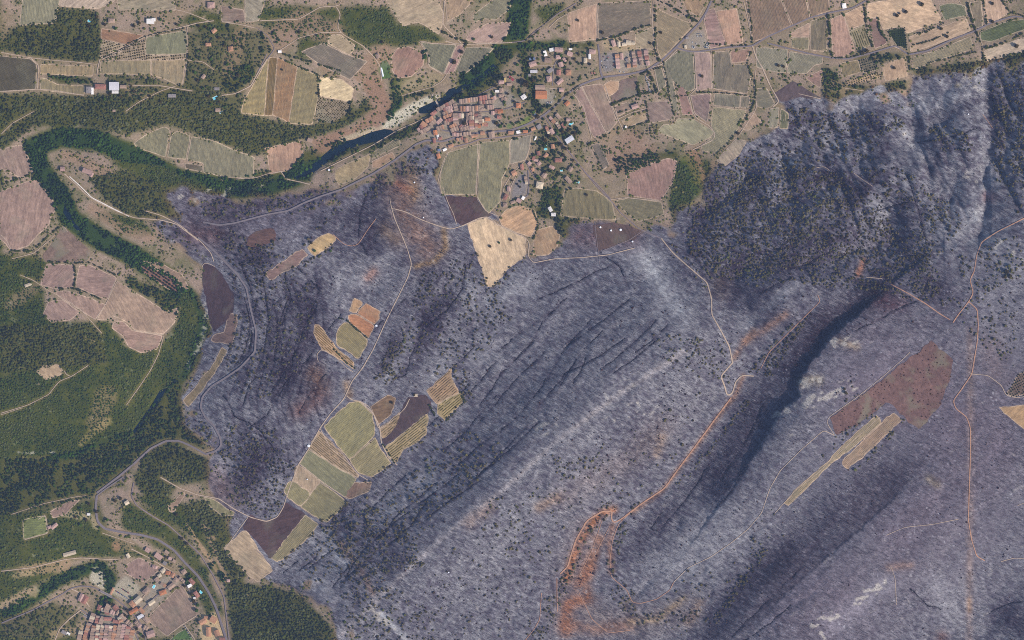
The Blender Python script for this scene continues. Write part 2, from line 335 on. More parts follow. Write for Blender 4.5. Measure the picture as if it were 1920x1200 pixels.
VALLEYS = [(34, 36, pl(t)) for t in ("1857,110 1853,200 1857,240 1850,300 1845,380 1835,440", "1704,120 1706,230 1722,280 1745,330 1762,370", "1596,215 1600,250 1612,300 1618,335 1650,370 1665,410 1669,450")] + \
    [(16, 22, pl(t)) for t in ("1455,382 1500,365 1560,350", "1505,500 1560,490 1640,462", "1320,400 1370,372 1405,330", "1380,525 1425,488", "1480,300 1500,270 1510,230", "1780,225 1750,240 1720,262", "1560,270 1540,310", "1790,330 1780,400", "1890,180 1885,260 1880,330")]
CHARWOODS = """.4 1340,300 1430,270 1600,280 1720,330 1800,420 1760,480 1650,500 1400,540 1290,450
.45 1490,200 1700,215 1640,280 1560,290 1480,250
.4 1860,130 2080,100 2080,420 1900,400 1860,330
.3 410,430 560,480 600,560 560,700 480,760 420,700 440,560
.45 430,790 530,800 560,900 520,980 440,950 400,880
.35 600,970 760,900 860,800 960,840 800,1000 700,1100 560,1090
.3 780,520 900,470 960,600 850,720 760,680
.95 1330,312 1420,288 1480,300 1600,350 1680,440 1665,470 1480,500 1420,525 1330,520 1290,470 1290,390
.8 1470,198 1560,212 1585,240 1530,262 1472,240
.8 1860,140 1920,120 2080,130 2080,340 1870,330
.7 1710,135 1850,128 1850,140 1715,150
.85 1735,235 1800,240 1830,285 1760,285
.6 1580,205 1700,228 1690,245 1580,235
.9 1640,450 1740,455 1760,545 1720,570 1640,540 1620,500
.6 1720,370 1790,380 1800,430 1730,420
.8 1500,500 1640,520 1650,545 1500,535
.95 1500,590 1530,572 1480,650 1445,705 1400,700 1450,640
.6 470,810 520,840 540,900 500,960 430,940 400,870
.6 340,780 400,790 395,850 345,800
.75 600,985 640,940 700,950 770,1000 800,1060 700,1070 630,1035
.35 640,1110 700,1080 800,1130 820,1200 650,1220
.8 735,640 765,640 760,700 720,725 700,710
.5 ~14 1140,955 1090,1000 1060,1080 1030,1150 1000,1200
.6 ~10 1165,985 1150,1040 1140,1080 1180,1110
.5 ~12 1150,1110 1200,1160 1300,1150
.8 ~8 1430,1030 1380,1100 1340,1160
.8 ~6 1235,920 1190,950 1160,985
.7 ~5 1400,755 1340,830 1270,910
.6 740,290 800,262 805,330 760,330 700,375 675,360
.5 370,375 560,365 640,350 640,380 500,410 380,410
.5 430,430 480,450 520,540 500,560 440,500 400,440
.35 1225,430 1320,500 1340,560 1260,480
.28 1220,620 1370,640 1370,720 1250,690
.3 1030,850 1130,860 1120,900 1040,890
.3 1750,560 1900,560 1900,700 1830,640
.4 1780,480 1900,440 1920,520 1820,560
.5 880,470 990,480 940,540 930,600
.7 840,680 870,690 890,745 870,760
.7 ~4 600,975 650,930 720,880 790,830 868,750
.6 ~5 530,1060 600,985 650,945
.25 920,920 1010,960 1000,1050 900,1000
.07 660,1200 900,980 1300,720 1370,760 1150,960 1000,1200
.06 1200,1200 1300,1050 1450,950 1500,1000 1330,1180
.7 ~6 500,500 560,500 630,460
.7 ~5 470,470 510,465 520,450
.4 1590,700 1640,780 1600,800 1500,900 1560,830
.7 ~3 1570,820 1600,800 1640,765
.7 ~4 1690,785 1650,830 1600,880
.5 ~6 555,490 620,400 640,390
.5 760,600 800,620 790,680 750,650
.5 ~8 1540,850 1540,850
.4 270,410 330,425 370,470 340,480 290,440
.7 455,1020 480,1075 470,1090 430,1030"""

# roads: kind width colour points
ROADS = """road 5 a 1335,0 1325,22 1312,42 1290,65 1268,88 1240,113 1215,130 1180,138 1135,143 1110,150 1085,160 1060,178 1045,195 1020,215 990,232 960,243 920,247 880,250 850,258 830,265 800,262 780,270
road 5 a 1130,143 1126,132 1125,105 1122,82
road 4 a 1268,88 1290,95 1310,96 1335,92 1370,87 1412,85 1440,68 1480,50 1520,32 1560,22 1600,14 1625,0
track 3.5 p 1412,85 1418,105 1430,125 1445,160 1462,190 1450,200
road 4 a 1440,80 1480,90 1520,100 1560,108 1590,110 1630,100 1680,85 1705,102 1740,95 1790,72 1828,58 1860,42 1900,30 1925,32
track 2.5 p 1672,84 1690,92 1705,102
road 4.5 a 780,270 760,285 740,300 700,325 660,345 640,355 600,368 570,380 540,395 500,402 470,410 440,418 410,422 380,416
road 5 a 370,445 395,465 420,490 445,515 462,540 470,580 480,620 478,660 450,690 420,710 395,725 378,745 375,765 385,785 400,798 412,820 415,835 405,846 385,852
road 5 a 385,852 360,838 335,827 310,827 280,842 250,870 220,895 180,925
road 6 a 180,930 178,955 182,980 195,992 225,998 265,1004 295,1012 325,1032 345,1055 370,1080 390,1110 405,1140 415,1170 425,1200 430,1240
road 3 a 180,930 200,915 230,895
track 3 p 118,325 140,345 160,365 185,380 210,392 250,408 300,412 330,420 350,435 370,450
road 3 w 128,330 150,350 170,370 190,380 215,393 240,405
track 2.5 p 272,395 300,403 330,418 350,432
track 2.5 p 345,430 375,452 395,475 400,490
track 2 p 378,500 380,493 392,494 402,500
road 3.5 g 250,905 245,930 255,948 285,968 315,985 345,1012 375,1040 400,1080 420,1120 425,1160 430,1200
track 3 p 300,895 335,915 370,928 410,935 440,955 470,970 500,978 520,970 532,950 536,935 545,910 560,870 580,840 600,803 620,775 645,748 660,715 680,690 700,655 725,600 745,560 765,520 772,495 765,470 755,445 740,410 733,385
track 2.5 p 733,390 760,397 790,412 820,423 845,430 865,424 900,408 915,406 930,418 960,435 985,445 993,455 990,480 1000,493 1040,485 1090,483 1140,478 1190,465
track 2 p 465,970 450,990 430,1018 420,1030
track 2 p 830,350 840,380 850,400 856,420
track 2 p 866,424 880,418 905,408
track 3 g 1095,320 1120,350 1145,375 1165,400 1200,430 1240,447
track 4 p 1240,447 1250,460 1262,475 1290,500 1325,530 1333,560 1333,590 1350,620 1366,650 1372,680
track 4 p 1372,680 1350,705 1358,725 1362,742 1372,738 1378,715 1390,703 1412,705
track 4.5 o 1370,745 1340,785 1300,840 1270,880 1245,915 1200,945 1165,972 1150,980 1145,970 1148,958 1130,957 1100,975 1080,1010 1070,1040 1065,1060 1050,1075
track 2 o 1210,938 1180,962 1160,980 1148,1010 1143,1050 1145,1080 1175,1105 1185,1128 1200,1130 1230,1122 1255,1105 1262,1090
track 2 p 1262,1090 1290,1062 1330,1043 1370,1015 1400,990 1425,960 1440,915 1460,880 1500,840 1540,805 1560,815
track 2.5 o 1044,1082 1044,1110 1045,1145
track 2 o 1015,1110 1012,1160 1000,1180 985,1198 970,1230
track 3 o 1925,405 1895,420 1865,435 1835,455 1825,480 1820,510 1812,525 1818,550 1810,565 1790,590 1780,605
track 3 o 1808,565 1825,580 1827,610 1825,640 1815,700 1795,730 1780,750 1785,765 1805,780 1812,800 1812,850 1810,900 1808,970 1815,1010 1825,1040 1840,1048
track 1.8 p 1870,1050 1895,1043 1925,1045
track 3 o 1665,533 1700,552 1730,570 1755,588 1775,600
track 2 p 1812,700 1845,703 1870,722 1878,740 1900,745 1925,738
track 2 o 1530,553 1535,565 1515,585 1500,600 1460,640 1440,660 1425,690
track 1.6 p 1700,660 1690,670 1650,705 1600,745 1550,780 1545,790 1560,815
track 1.6 p 1645,780 1600,820 1560,855 1530,885 1490,915 1450,960
track 2.5 p 650,742 660,750 675,752 692,762 702,780 708,800 712,805 740,785 760,765 768,748
track 3.5 p 675,752 700,775 712,800 715,830 725,850 740,868 745,872
track 2 p 595,665 600,655 610,658 630,670 650,690 662,697
track 2 p 597,678 593,665 603,655
track 2 p 600,803 620,840 650,865 672,890 690,900
track 2 g 610,815 640,850 673,890 690,892 700,900
track 2 p 560,868 600,900 650,935
track 2 g 536,932 560,950 600,978 612,985
track 2 g 480,1030 510,1060
track 2 o 625,440 645,458 660,462 672,458 690,430 705,410
track 2 p 731,372 733,385
track 3 p 500,110 480,140 470,160 440,175 415,178
track 2.5 p 487,38 560,35 600,12 635,10 640,0
track 2.5 p 630,12 638,25 632,50 640,62 680,85 700,105 712,122 715,150
track 2 p 640,60 600,60 560,70 530,90 520,95
track 2.5 g 480,50 500,65 515,90 500,110
track 3 g 500,100 480,140
track 2.5 p 415,40 450,45 480,52
track 3 p 190,110 230,90 270,68 300,60 340,50 370,42 400,38
track 2 p 0,97 55,107 100,112 140,115 180,120
track 2.5 p 55,107 70,120 68,165
track 2 p 0,170 66,166 100,168 156,178
track 2.5 p 186,110 182,125 180,140
track 2 p 0,250 20,230 60,208
track 2 p 235,208 260,190 300,170 330,160
track 2.5 p 240,160 300,160 360,170
track 2 p 350,50 350,110 342,158
track 2 p 350,112 380,115 400,130
track 2.5 p 320,15 350,22 390,38
track 3 p 835,75 850,80 870,82 920,80 960,78
track 3 p 833,0 832,20 830,45 840,55 865,80
track 2 p 785,78 790,75 810,80 855,82
track 2 p 788,80 803,105 802,122 830,138
track 2 p 753,178 780,170 810,162 830,150 870,85
track 3 g 960,78 985,75 1000,60 1020,45 1045,25 1080,5
track 2 p 1063,25 1045,35 1030,50
track 2.5 p 1135,160 1145,190 1160,225 1170,245
track 2 p 1160,222 1185,210 1210,203
track 2.5 p 1222,125 1242,120 1270,92
track 2 p 1228,130 1236,172
track 2.5 p 1292,178 1298,205 1305,220 1330,235 1342,250 1338,262 1315,273 1300,280
track 2 p 1075,175 1095,200 1105,240 1110,260
track 2 p 1090,160 1110,200 1138,250
track 3 g 1060,275 1080,300 1100,325 1120,345 1145,372
track 2 p 1145,374 1175,370 1240,377
track 3 g 1020,215 1035,240 1050,262 1062,280
track 2 p 895,265 895,300 893,365
track 3 g 850,275 880,268 900,260 940,257 990,250 1000,243
track 2 p 820,345 826,320 840,285
track 2 p 940,382 945,350 960,325 985,300 995,270
track 2 p 895,370 910,395 935,405
track 3 g 985,300 995,320 1005,335
track 2 p 970,325 958,350 955,372
road 3 a 990,318 992,345 990,368 968,372
track 2 p 1030,165 1055,165 1045,130
road 2.5 a 1036,160 1037,140 1040,118 1045,112
track 2 p 1000,122 1040,122
road 3 a 800,248 820,240 835,245 870,246
road 2 a 828,220 850,208 890,209 930,208 960,200 985,190
road 2 a 893,182 900,175 920,165 940,155
track 2.5 p 600,320 640,300 700,270 745,243 780,228 800,218
track 2 p 530,320 500,325 480,332 440,335
track 3 p 525,320 535,335 560,340 580,345
track 1.6 p 125,435 118,425
track 2 p 20,470 10,450 0,440
track 2 p 20,485 60,475 85,455 100,440
track 2 p 0,775 50,760 90,740 110,715 135,705 165,685
track 2 p 120,695 122,702 130,705
track 1.6 p 0,778 40,765
track 2 p 305,630 295,665 280,695 260,725 235,760
track 1.8 p 35,515 60,525 90,545 120,560 150,580 190,625
track 2 p 215,525 200,565 178,598
track 2 p 250,620 305,628
track 1.6 p 20,965 80,945 140,932 160,930
track 2 p 70,975 84,965 90,1000 46,1012
track 2 p 190,1000 250,1020
track 2.5 p 0,1072 60,1065 120,1050 150,1047 200,1050 220,1050
road 3 a 0,1170 60,1145 115,1115 130,1105 150,1100 175,1103 195,1115 215,1125 235,1140 255,1160 265,1175 272,1200 272,1230
road 3 a 150,1145 175,1162
track 3 p 150,1145 130,1160 110,1180 100,1205
road 3 a 215,1150 235,1165 250,1185 260,1205
road 3 a 262,1150 270,1140 290,1120 310,1105 318,1090
track 3 p 245,1030 275,1045 300,1060 325,1075
road 2.5 a 325,1075 340,1090 355,1110
track 2.5 p 262,1128 275,1110
track 2 p 312,1194 340,1172 368,1155
track 3 p 345,1172 365,1200
track 4 p 130,1105 150,1115 165,1140
track 1.6 p 1655,1000 1690,985 1740,980 1790,970
track 1.5 p 1900,945 1925,935
track 1.8 o 1842,215 1850,225 1860,240
track 1.5 p 1665,1060 1672,1080 1675,1130
track 2 o 1085,1110 1110,1160 1140,1185 1180,1180
track 1.6 o 1130,970 1110,1030 1085,1080
track 1.6 o 1143,985 1125,1020 1115,1040
track 1.6 g 1125,500 1115,415
track 1.6 g 1210,430 1180,450 1130,470
track 1.4 p 1600,325 1620,340 1635,350
track 1.4 p 1530,315 1545,312 1555,320
track 2 p 1620,520 1650,523
track 1.6 p 1585,165 1620,170
track 1.8 p 1800,0 1812,20 1835,60 1845,90
track 1.8 p 1498,175 1540,185
track 2 p 1418,130 1415,165 1420,200 1412,215 1385,255
track 2 p 1338,165 1380,172 1405,178
track 2 p 1334,95 1337,165
track 2 p 1303,96 1307,165 1300,172 1290,180
track 2 p 1225,0 1224,45 1230,95 1240,110
track 2 p 1120,10 1120,78
track 2 p 1395,0 1405,40 1412,80"""

WATER = ["590,303 620,278 642,265 665,260 695,247 720,241 742,243 738,253 712,263 680,270 655,277 635,289 615,302 595,318 575,330 552,340 548,330 570,318",
         "783,203 812,190 830,180 842,166 868,158 900,140 925,118 930,124 905,148 868,168 850,180 826,198 798,212 785,212",
         "118,385 128,398 138,418 150,430 142,432 126,415 116,398", "298,733 310,728 300,750 280,775 262,800 250,815 244,812 262,788 282,760",
         "168,1160 176,1165 165,1200 150,1230 146,1200", "196,1118 204,1122 192,1146 180,1158 176,1152"]
BANKS = [("712,238 735,214 770,195 800,182 822,175 828,179 800,190 783,203 770,216 742,236 722,240", (196, 188, 170)),
         ("640,262 700,241 720,236 722,239 695,246 665,258 642,265", (186, 170, 146)),
         ("166,1085 172,1066 184,1066 195,1080 196,1095 186,1102 176,1098", (172, 166, 150))]

# fields: kind | colour | row angle (degrees, photo axes) | row pitch | description | outline
FIELDS = """v|142,141,115|95|2.6|grey-green vineyard with a tan frame at the top left corner of the land|41,-4 110,-4 101,42 60,44 36,46
f|176,160,140|0|0|pale dry field above the dark pine wood, pond-smooth surface|112,-4 214,-4 212,2 180,15 110,10
f|158,148,124|0|0|dull green-tan field above the two villas in the pines|219,-4 325,-4 328,18 222,17
f|140,124,112|0|0|small brown rectangular plot beside the walled villa|415,11 456,18 457,40 416,40
f|152,146,126|0|0|green-grey field edged by the pale curving track|459,-4 498,-4 488,22 484,38 459,40
b|156,124,100|0|0|red-brown wedge of soil above the dotted orchard|189,53 268,65 240,82 188,72
o|166,150,124|75|4.2|upper wedge of the dotted olive orchard, cut by the diagonal lane|188,74 236,83 192,105 187,108
o|166,150,124|80|4.2|lower triangle of the dotted olive orchard below the diagonal lane|270,74 271,110 196,110
v|142,144,112|88|2.0|green vineyard square in the crook of the diagonal lane|273,69 348,56 348,100 272,101
o|164,148,122|85|4.2|thin strip of orchard dots below the green square|273,103 347,103 346,110 273,110
v|160,146,112|90|2.2|long tan vineyard west half, above the white-roofed farm|187,115 225,113 281,112 281,140 230,137 187,138
v|164,146,114|90|2.2|tan vineyard east half narrowing to a point in the trees|283,112 346,112 341,157 330,158 305,146 283,140
v|98,98,88|60|2.2|dark grey-green vineyard on the left edge of the land|-5,104 55,110 66,118 64,166 -5,171
v|166,146,110|90|2.2|upper of the two tan strips left of the farm|73,120 173,123 172,141 100,138 73,137
v|150,138,106|90|2.2|lower tan strip with a curved tail left of the farm|73,144 85,147 105,158 157,160 156,177 100,170 73,166
v|136,134,108|100|2.2|western lobe of the grey-green vineyard hill|250,268 280,248 308,237 317,243 313,260 308,293 280,283 256,276
v|134,132,106|100|2.2|middle lobe of the grey-green vineyard hill|320,253 330,245 355,254 347,298 313,293
v|140,137,112|95|2.2|large eastern part of the grey-green vineyard hill|358,256 395,262 440,282 475,294 473,333 425,331 380,322 380,305 350,299
f|108,104,92|0|0|small dark plot tucked under the vineyard hill|345,305 377,311 377,321 346,315
f|148,130,118|0|0|brown field end on the left edge beside the river trees|-5,280 37,271 48,290 59,322 35,332 8,318 -5,316
f|154,132,120|0|0|big bare pinkish field with a rounded point by the river bend|-5,360 40,343 65,335 78,350 90,365 104,390 92,405 90,420 65,442 50,460 20,472 8,455 -5,445
s|132,116,106|0|0|triangular scrubby field in the river loop|115,424 140,447 168,472 160,488 85,490 78,480 98,455
f|152,130,120|0|0|rectangular bare field left of the hedge in the river loop|86,495 137,497 136,537 100,541 74,533
f|152,130,120|0|0|bare field right of the hedge in the river loop|147,498 165,497 216,521 199,562 140,537
f|156,134,120|0|0|tapering bare field between curved hedge and lane|102,548 120,545 170,560 197,572 178,599 145,578 112,558
f|156,134,122|0|0|rounded bare field below the lane in the river loop|90,566 115,562 148,585 130,600 95,604 80,588
f|158,138,120|60|5|broad mown field crossed by a pale path in the river loop|218,527 262,555 310,585 334,577 325,605 304,626 250,618 238,604 210,590 200,600 182,599 202,562
f|150,128,116|0|0|lower bare field with ragged end in the river loop|212,604 230,603 245,620 302,630 292,655 262,661 240,650 230,630 209,615
o|136,108,98|35|5.2|red soil orchard of small round trees inside the river bend|262,495 290,505 325,525 342,545 325,548 300,533 265,508
f|150,130,112|0|0|bare strip between the orchard and the river trees|252,488 300,494 340,515 352,540 346,544 330,522 292,502
f|180,158,128|0|0|kidney shaped pale clearing on the wooded hill|68,697 78,687 108,684 117,695 115,702 85,712 77,704
f|136,124,100|0|0|long thin tan terrace beside the river cliff|416,652 426,658 400,700 375,735 352,762 342,752 365,725 395,690
b|88,80,90|0|0|charred purple field between the river and the road|381,494 400,499 418,520 438,555 436,585 418,605 400,620 392,600 386,560 379,530
b|118,104,100|0|0|brown half-burnt plot below the charred purple field|427,588 446,590 441,612 436,645 396,640 398,627 420,623
v|126,140,92|0|3.2|square green vineyard beside the farm on the lower left|42,975 83,968 87,1000 44,1011
f|146,126,114|0|0|narrow brown field above the lower left farm|93,960 130,940 148,938 120,965 98,972
f|160,138,118|0|0|small boot-shaped clearing in the lower wood|314,950 345,922 347,928 330,950 327,960 318,960
f|136,134,104|0|0|green-brown leaf-shaped field against the burn|382,932 400,936 430,958 440,960 438,967 415,966 395,950
f|170,152,126|0|0|large tan field with rounded top at the foot of the burn|420,1026 455,997 462,996 480,1025 511,1071 484,1090 470,1082 430,1042
b|90,80,88|0|0|charred dark field between two tan fields|470,966 500,980 520,972 535,944 571,965 508,1046 480,1012 457,988
v|150,140,106|-48|2.6|tan vineyard strip right of the charred dark field|573,966 597,983 578,1008 540,1040 520,1054 509,1045 540,1006
f|174,154,128|0|0|bare pale corner of the green-tan fields|558,871 600,903 582,925 550,899
v|148,142,106|40|2.2|green-tan field left of the pale corner|550,901 582,927 563,950 540,935 533,920 538,906
v|146,140,104|40|2.2|green-tan field stepping down to the dark trees|601,905 651,940 646,946 612,979 564,951
v|140,140,108|40|2.2|green vineyard parallelogram beside the white reservoir|578,844 640,882 668,898 648,932 600,901 561,869
v|158,138,110|40|3.4|striped brown and tan vineyard above the green parallelogram|598,808 637,845 672,890 671,896 640,880 579,841
v|152,146,104|-52|2.2|big green-patched vineyard head of the valley|607,800 655,755 672,753 698,776 703,818 655,861 638,841 620,816
v|154,144,106|-52|2.2|tan vineyard wedge between two grey tracks|656,862 705,822 713,842 733,868 700,894 676,888 662,872
b|130,112,100|0|0|small brown triangle at the forest edge|645,925 665,906 696,904 690,922 655,935
b|128,110,92|0|0|brown plot right of the looping track|694,762 727,741 742,748 733,775 718,790 709,797 701,776
v|158,138,104|-38|4|striped leaf-shaped vineyard beside the brown plot|712,804 750,775 748,790 735,810 718,822
b|92,84,92|0|0|dark purple burnt field between two striped vineyards|751,776 765,746 800,742 808,758 803,772 722,834 716,824 736,810
v|150,138,96|-38|4|long striped vineyard along the valley edge|722,840 800,776 803,790 797,815 782,828 757,842 742,867 730,859
v|164,134,102|-40|4|striped reddish vineyard block at the end of the valley|800,733 845,692 848,715 862,735 840,745 818,757
v|148,138,90|-40|4|green-cornered vineyard block below the reddish stripes|820,759 842,746 863,737 870,750 835,787 821,777
v|164,134,98|42|3.4|slender spindle-shaped vineyard in the burn|591,609 599,611 620,640 632,655 664,680 663,692 640,675 605,655 590,630
v|150,138,100|42|2.6|green-tan vineyard between spindle and red plot|645,604 656,607 690,638 684,652 672,672 650,658 630,645 631,634 637,612
b|176,128,98|0|0|orange-brown tilled plot beside the white reservoir|653,592 664,588 702,611 691,632 657,606
f|178,146,112|-80|4|small striped tan plot at the top of the burn cluster|665,560 680,568 668,586 656,583
b|182,134,102|0|0|orange tilled plot at the top of the burn cluster|686,569 712,586 711,598 702,608 670,588
f|184,158,116|0|0|glowing tan oval field ringed by burnt trees|577,463 595,447 616,437 628,443 630,450 615,463 592,480 583,473
f|136,116,110|0|0|long scorched tan terrace beside the oval field|498,513 566,467 577,478 555,497 530,512 508,526
b|112,92,92|10|5|scorched brown plot with dark furrows|463,447 480,435 512,428 517,440 515,450 490,460 465,464
f|178,158,120|0|0|plain tan field beside the river railway line|627,318 660,302 694,288 690,312 665,335 635,346 628,333
v|146,138,110|-28|2.6|narrow vineyard between river lane and dark trees|696,286 748,257 750,272 720,285 698,296
f|176,146,118|-32|4|little fan of brown terraces above the burn|697,302 735,285 740,296 710,314 698,314
f|202,177,143|72|6|large golden wheat field biting into the burn|877,420 910,407 940,425 985,446 984,480 950,505 926,537 915,536 896,480
b|90,80,88|0|0|charred plot above the golden wheat field|834,368 893,371 904,390 922,404 862,422 848,402
v|142,138,108|88|2.0|tall vineyard below the old village, left one|829,310 838,286 898,269 891,364 829,364 825,345
v|146,142,110|95|2.0|tall vineyard below the old village, middle one|901,267 954,262 956,305 940,335 937,378 915,400 896,370 897,320
f|142,138,122|0|0|grey bare field beside the village bypass|957,261 996,253 990,290 984,300 957,306
f|190,156,122|0|0|rounded tan field just above the wheat|936,410 950,392 975,385 1003,395 1008,420 995,444 965,434 941,422
v|138,130,100|92|2.2|olive-tan vineyard with a rounded corner below the villas|1060,354 1080,353 1120,358 1148,380 1154,412 1115,410 1052,404 1056,375
v|138,132,104|20|2.2|olive-tan vineyard cut by the track fork|1157,376 1180,371 1240,379 1245,402 1198,415 1172,396
f|158,130,118|0|0|pink-brown fallow field above the two olive-tan vineyards|1176,326 1225,305 1255,297 1270,302 1262,340 1240,375 1178,366
b|108,94,94|0|0|burnt brown meadow with white tanks|1112,424 1150,418 1180,424 1205,435 1190,447 1122,470 1116,440
f|166,140,112|0|0|rough tan patch inside the loop of the lane|1002,432 1038,424 1050,440 1045,462 1028,478 1000,478
v|158,142,100|98|1.8|tan-green strip on the west side of the great triangular field|503,106 456,190 452,211 494,215
v|130,112,84|95|2.6|darker narrow strip of the great triangular field|504,107 519,108 510,215 495,215
v|164,128,96|98|1.8|reddish sloping strip of the great triangular field|520,108 556,124 540,229 530,222 511,215
v|150,138,102|98|1.8|greenish east part of the great triangular field|557,125 597,142 595,180 584,231 560,231 541,229
f|206,186,146|0|0|bright pale field with cut corner in the middle left|600,143 640,148 662,166 657,190 597,178
s|142,132,112|40|3.4|grey scrub plot of dotted bushes below the bright pale field|595,182 655,192 645,215 620,228 592,226
f|170,154,128|0|0|big tan field with scalloped lower edge at the top|722,-4 818,-4 830,20 829,45 822,62 800,48 783,40 755,47 740,25
f|160,140,116|0|0|reddish tan wedge beside the top road|835,-4 892,-4 862,25 839,38
v|138,136,112|30|2.2|grey-green vineyard wrapped by the stream|886,28 928,-4 962,-4 955,15 930,35 905,32 890,40
f|170,146,132|0|0|pinkish bare field held in the stream bend with two lone trees|880,60 915,42 957,40 950,64 940,77 895,80 874,72
v|126,128,108|110|2.2|green-grey vineyard west of the pink strip|790,79 855,83 831,136 804,122 806,105
f|160,132,124|115|5|pink strip between two green-grey vineyards|858,83 871,86 850,134 833,137
v|128,128,110|110|2.2|green-grey vineyard east of the pink strip|874,87 925,89 905,110 870,137 853,134
f|154,126,112|120|6|oval striped allotment field with trees round it|733,106 745,90 765,86 795,98 793,120 770,142 745,145 735,130
s|84,112,80|0|0|small bright green plot beside the long white greenhouse|713,118 722,112 730,122 731,144 717,146
v|132,124,112|30|2.6|grey striped fallow vineyard on the slope|565,96 605,80 650,102 688,114 655,148 600,120
f|160,146,120|0|0|tan field above the grey striped vineyard|617,66 635,63 666,85 655,102 614,80
f|172,142,120|90|4|square tan field with a band of orchard trees|495,277 565,263 567,290 540,318 505,324 500,290
f|182,152,128|88|6|pale orange striped field at the top of the village|1065,23 1119,6 1119,72 1068,77
v|134,124,110|0|2.0|smooth grey-brown vineyard right of the pale orange field|1122,5 1220,0 1221,45 1170,62 1123,72
v|156,140,112|35|2.2|tan-green kite-shaped field beside the main road|1232,14 1262,30 1302,45 1241,110 1233,90
f|156,144,120|0|0|tan plot behind the new housing estate|1192,62 1225,49 1226,90 1194,90
f|158,136,110|0|0|tan triangle between the cypress hedge and the main road|1280,-4 1330,-4 1310,30 1287,15
f|156,130,122|0|0|dusky pink field beside the scrap yard|1321,40 1326,20 1340,14 1362,82 1333,90
f|176,144,122|85|6|striped orange-tan field right of the dusky pink one|1343,20 1382,15 1394,79 1363,82
v|132,132,112|80|2.2|grey-green vineyard with a slanting path, right of the main road|1243,118 1275,94 1300,96 1304,165 1290,171 1262,150 1252,128
f|158,138,128|88|6|pinkish strip field with one lone tree|1304,98 1332,98 1335,164 1308,169
v|136,128,112|88|2.0|wide brownish vineyard left of the creek|1339,97 1368,94 1372,120 1402,120 1410,135 1402,174 1340,165
f|160,132,116|0|0|tan corner plot above the wide brownish vineyard|1371,95 1408,91 1400,113 1373,117
v|134,132,112|80|2.2|small green lens-shaped vineyard beside the depot|1228,127 1240,125 1250,158 1236,170
v|136,132,114|80|2.2|thin green vineyard strip right of the lens|1244,124 1256,120 1262,152 1268,180 1274,210 1262,205 1256,170
f|156,124,116|0|0|narrow red-pink strip among green vineyards|1270,162 1282,160 1300,214 1281,214
f|142,124,118|0|0|brown shield-shaped field inside the track|1296,178 1334,175 1330,200 1327,228 1304,212
v|138,134,116|92|2.2|grey vineyard rectangle above the green tongue|1341,174 1389,178 1388,201 1339,197
v|134,128,112|92|2.2|small grey vineyard square at the creek|1391,179 1407,181 1404,201 1390,201
v|158,150,118|60|2.2|green-tan tongue-shaped field against the creek|1338,200 1400,206 1385,240 1365,268 1342,287 1317,282 1315,274 1341,252 1334,234
f|158,154,124|0|0|smooth green-tan almond-shaped field|1271,222 1300,223 1340,246 1332,257 1300,271 1233,246 1245,233 1266,232
f|152,130,120|68|6|long pink-brown field beside the village track, west one|1078,172 1089,162 1138,245 1115,258 1104,235 1090,200
f|148,130,116|68|6|brown field split by the path, east one|1092,161 1129,156 1158,228 1140,248
f|188,156,126|0|0|rounded patch of bare orange earth by the roundabout|1130,160 1145,150 1161,152 1159,168 1145,178 1134,172
s|128,114,108|0|0|dark brown paddock behind the orange earth|1164,151 1194,142 1197,176 1150,190 1147,180 1161,168
f|144,128,114|0|0|brown plot beside the lone pink house|1153,198 1180,190 1186,204 1159,217
f|172,152,122|0|0|tan plot below the lone pink house|1166,226 1205,208 1213,222 1176,239
f|144,128,118|0|0|brown meadow right of the lone pink house|1210,192 1255,188 1266,222 1216,230
v|130,122,112|65|2.2|slim dark vineyard beside the lane to the burn|1109,271 1124,268 1142,309 1131,317
f|174,150,126|0|0|tan triangle at the edge of the burnt wood|1390,240 1412,208 1430,230 1402,244
f|172,158,136|0|0|pale sliver field under the burnt wood|1344,301 1381,260 1400,265 1385,290 1360,311
v|140,134,114|0|2.2|small vineyard beside the creek bend|1420,166 1438,165 1453,194 1440,203 1421,199
v|146,124,106|75|2.6|brown textured vineyard at the top, west of the path|1400,-4 1464,-4 1484,46 1430,71 1414,77
v|146,124,106|75|2.6|brown textured vineyard at the top, east of the path|1467,-4 1511,-4 1519,33 1488,47
v|148,126,106|85|2.6|brown textured vineyard beside the white farmhouse|1514,-4 1554,-4 1556,19 1522,30
f|176,148,128|0|0|tan plot above the small green square|1483,62 1518,42 1518,68 1485,68
v|148,140,110|90|2.2|small green-tan square by the road fork|1485,70 1517,70 1517,92 1486,88
v|136,126,106|88|2.2|grey-green vineyard beside the stream hedge|1521,39 1551,31 1551,96 1521,92
f|174,144,126|88|7|broad salmon field right of the stream hedge|1559,35 1581,26 1592,56 1604,95 1578,107 1563,104
f|176,150,124|0|0|tan field above the striped green vines|1584,26 1618,10 1622,44 1593,54
v|120,124,96|70|4|striped green vines beside the brown plot|1594,58 1621,47 1637,82 1610,94
f|140,116,108|0|0|brown plot left of the dark grove|1629,38 1644,33 1664,80 1642,90
f|198,170,138|15|8|huge tan wheat field with three lone trees|1627,6 1680,-4 1745,-4 1768,38 1702,61 1694,47 1658,54 1648,31 1630,33
v|122,130,104|60|2.0|green vineyard beside the huge wheat field|1762,10 1785,4 1811,10 1814,27 1773,37
f|182,158,130|-22|7|tan terraced field with a line of bushes|1706,68 1773,48 1812,32 1821,56 1775,75 1709,97
v|158,146,116|-22|2.2|green-tan vineyard along the road|1713,106 1750,97 1820,68 1827,90 1770,109 1713,129
f|190,162,136|80|8|tan field with a lone tree near the top right corner|1846,-4 1878,-4 1892,24 1849,47
f|132,124,106|0|0|grey strip beside the tree-lined ditch|1819,5 1841,0 1844,48 1831,52
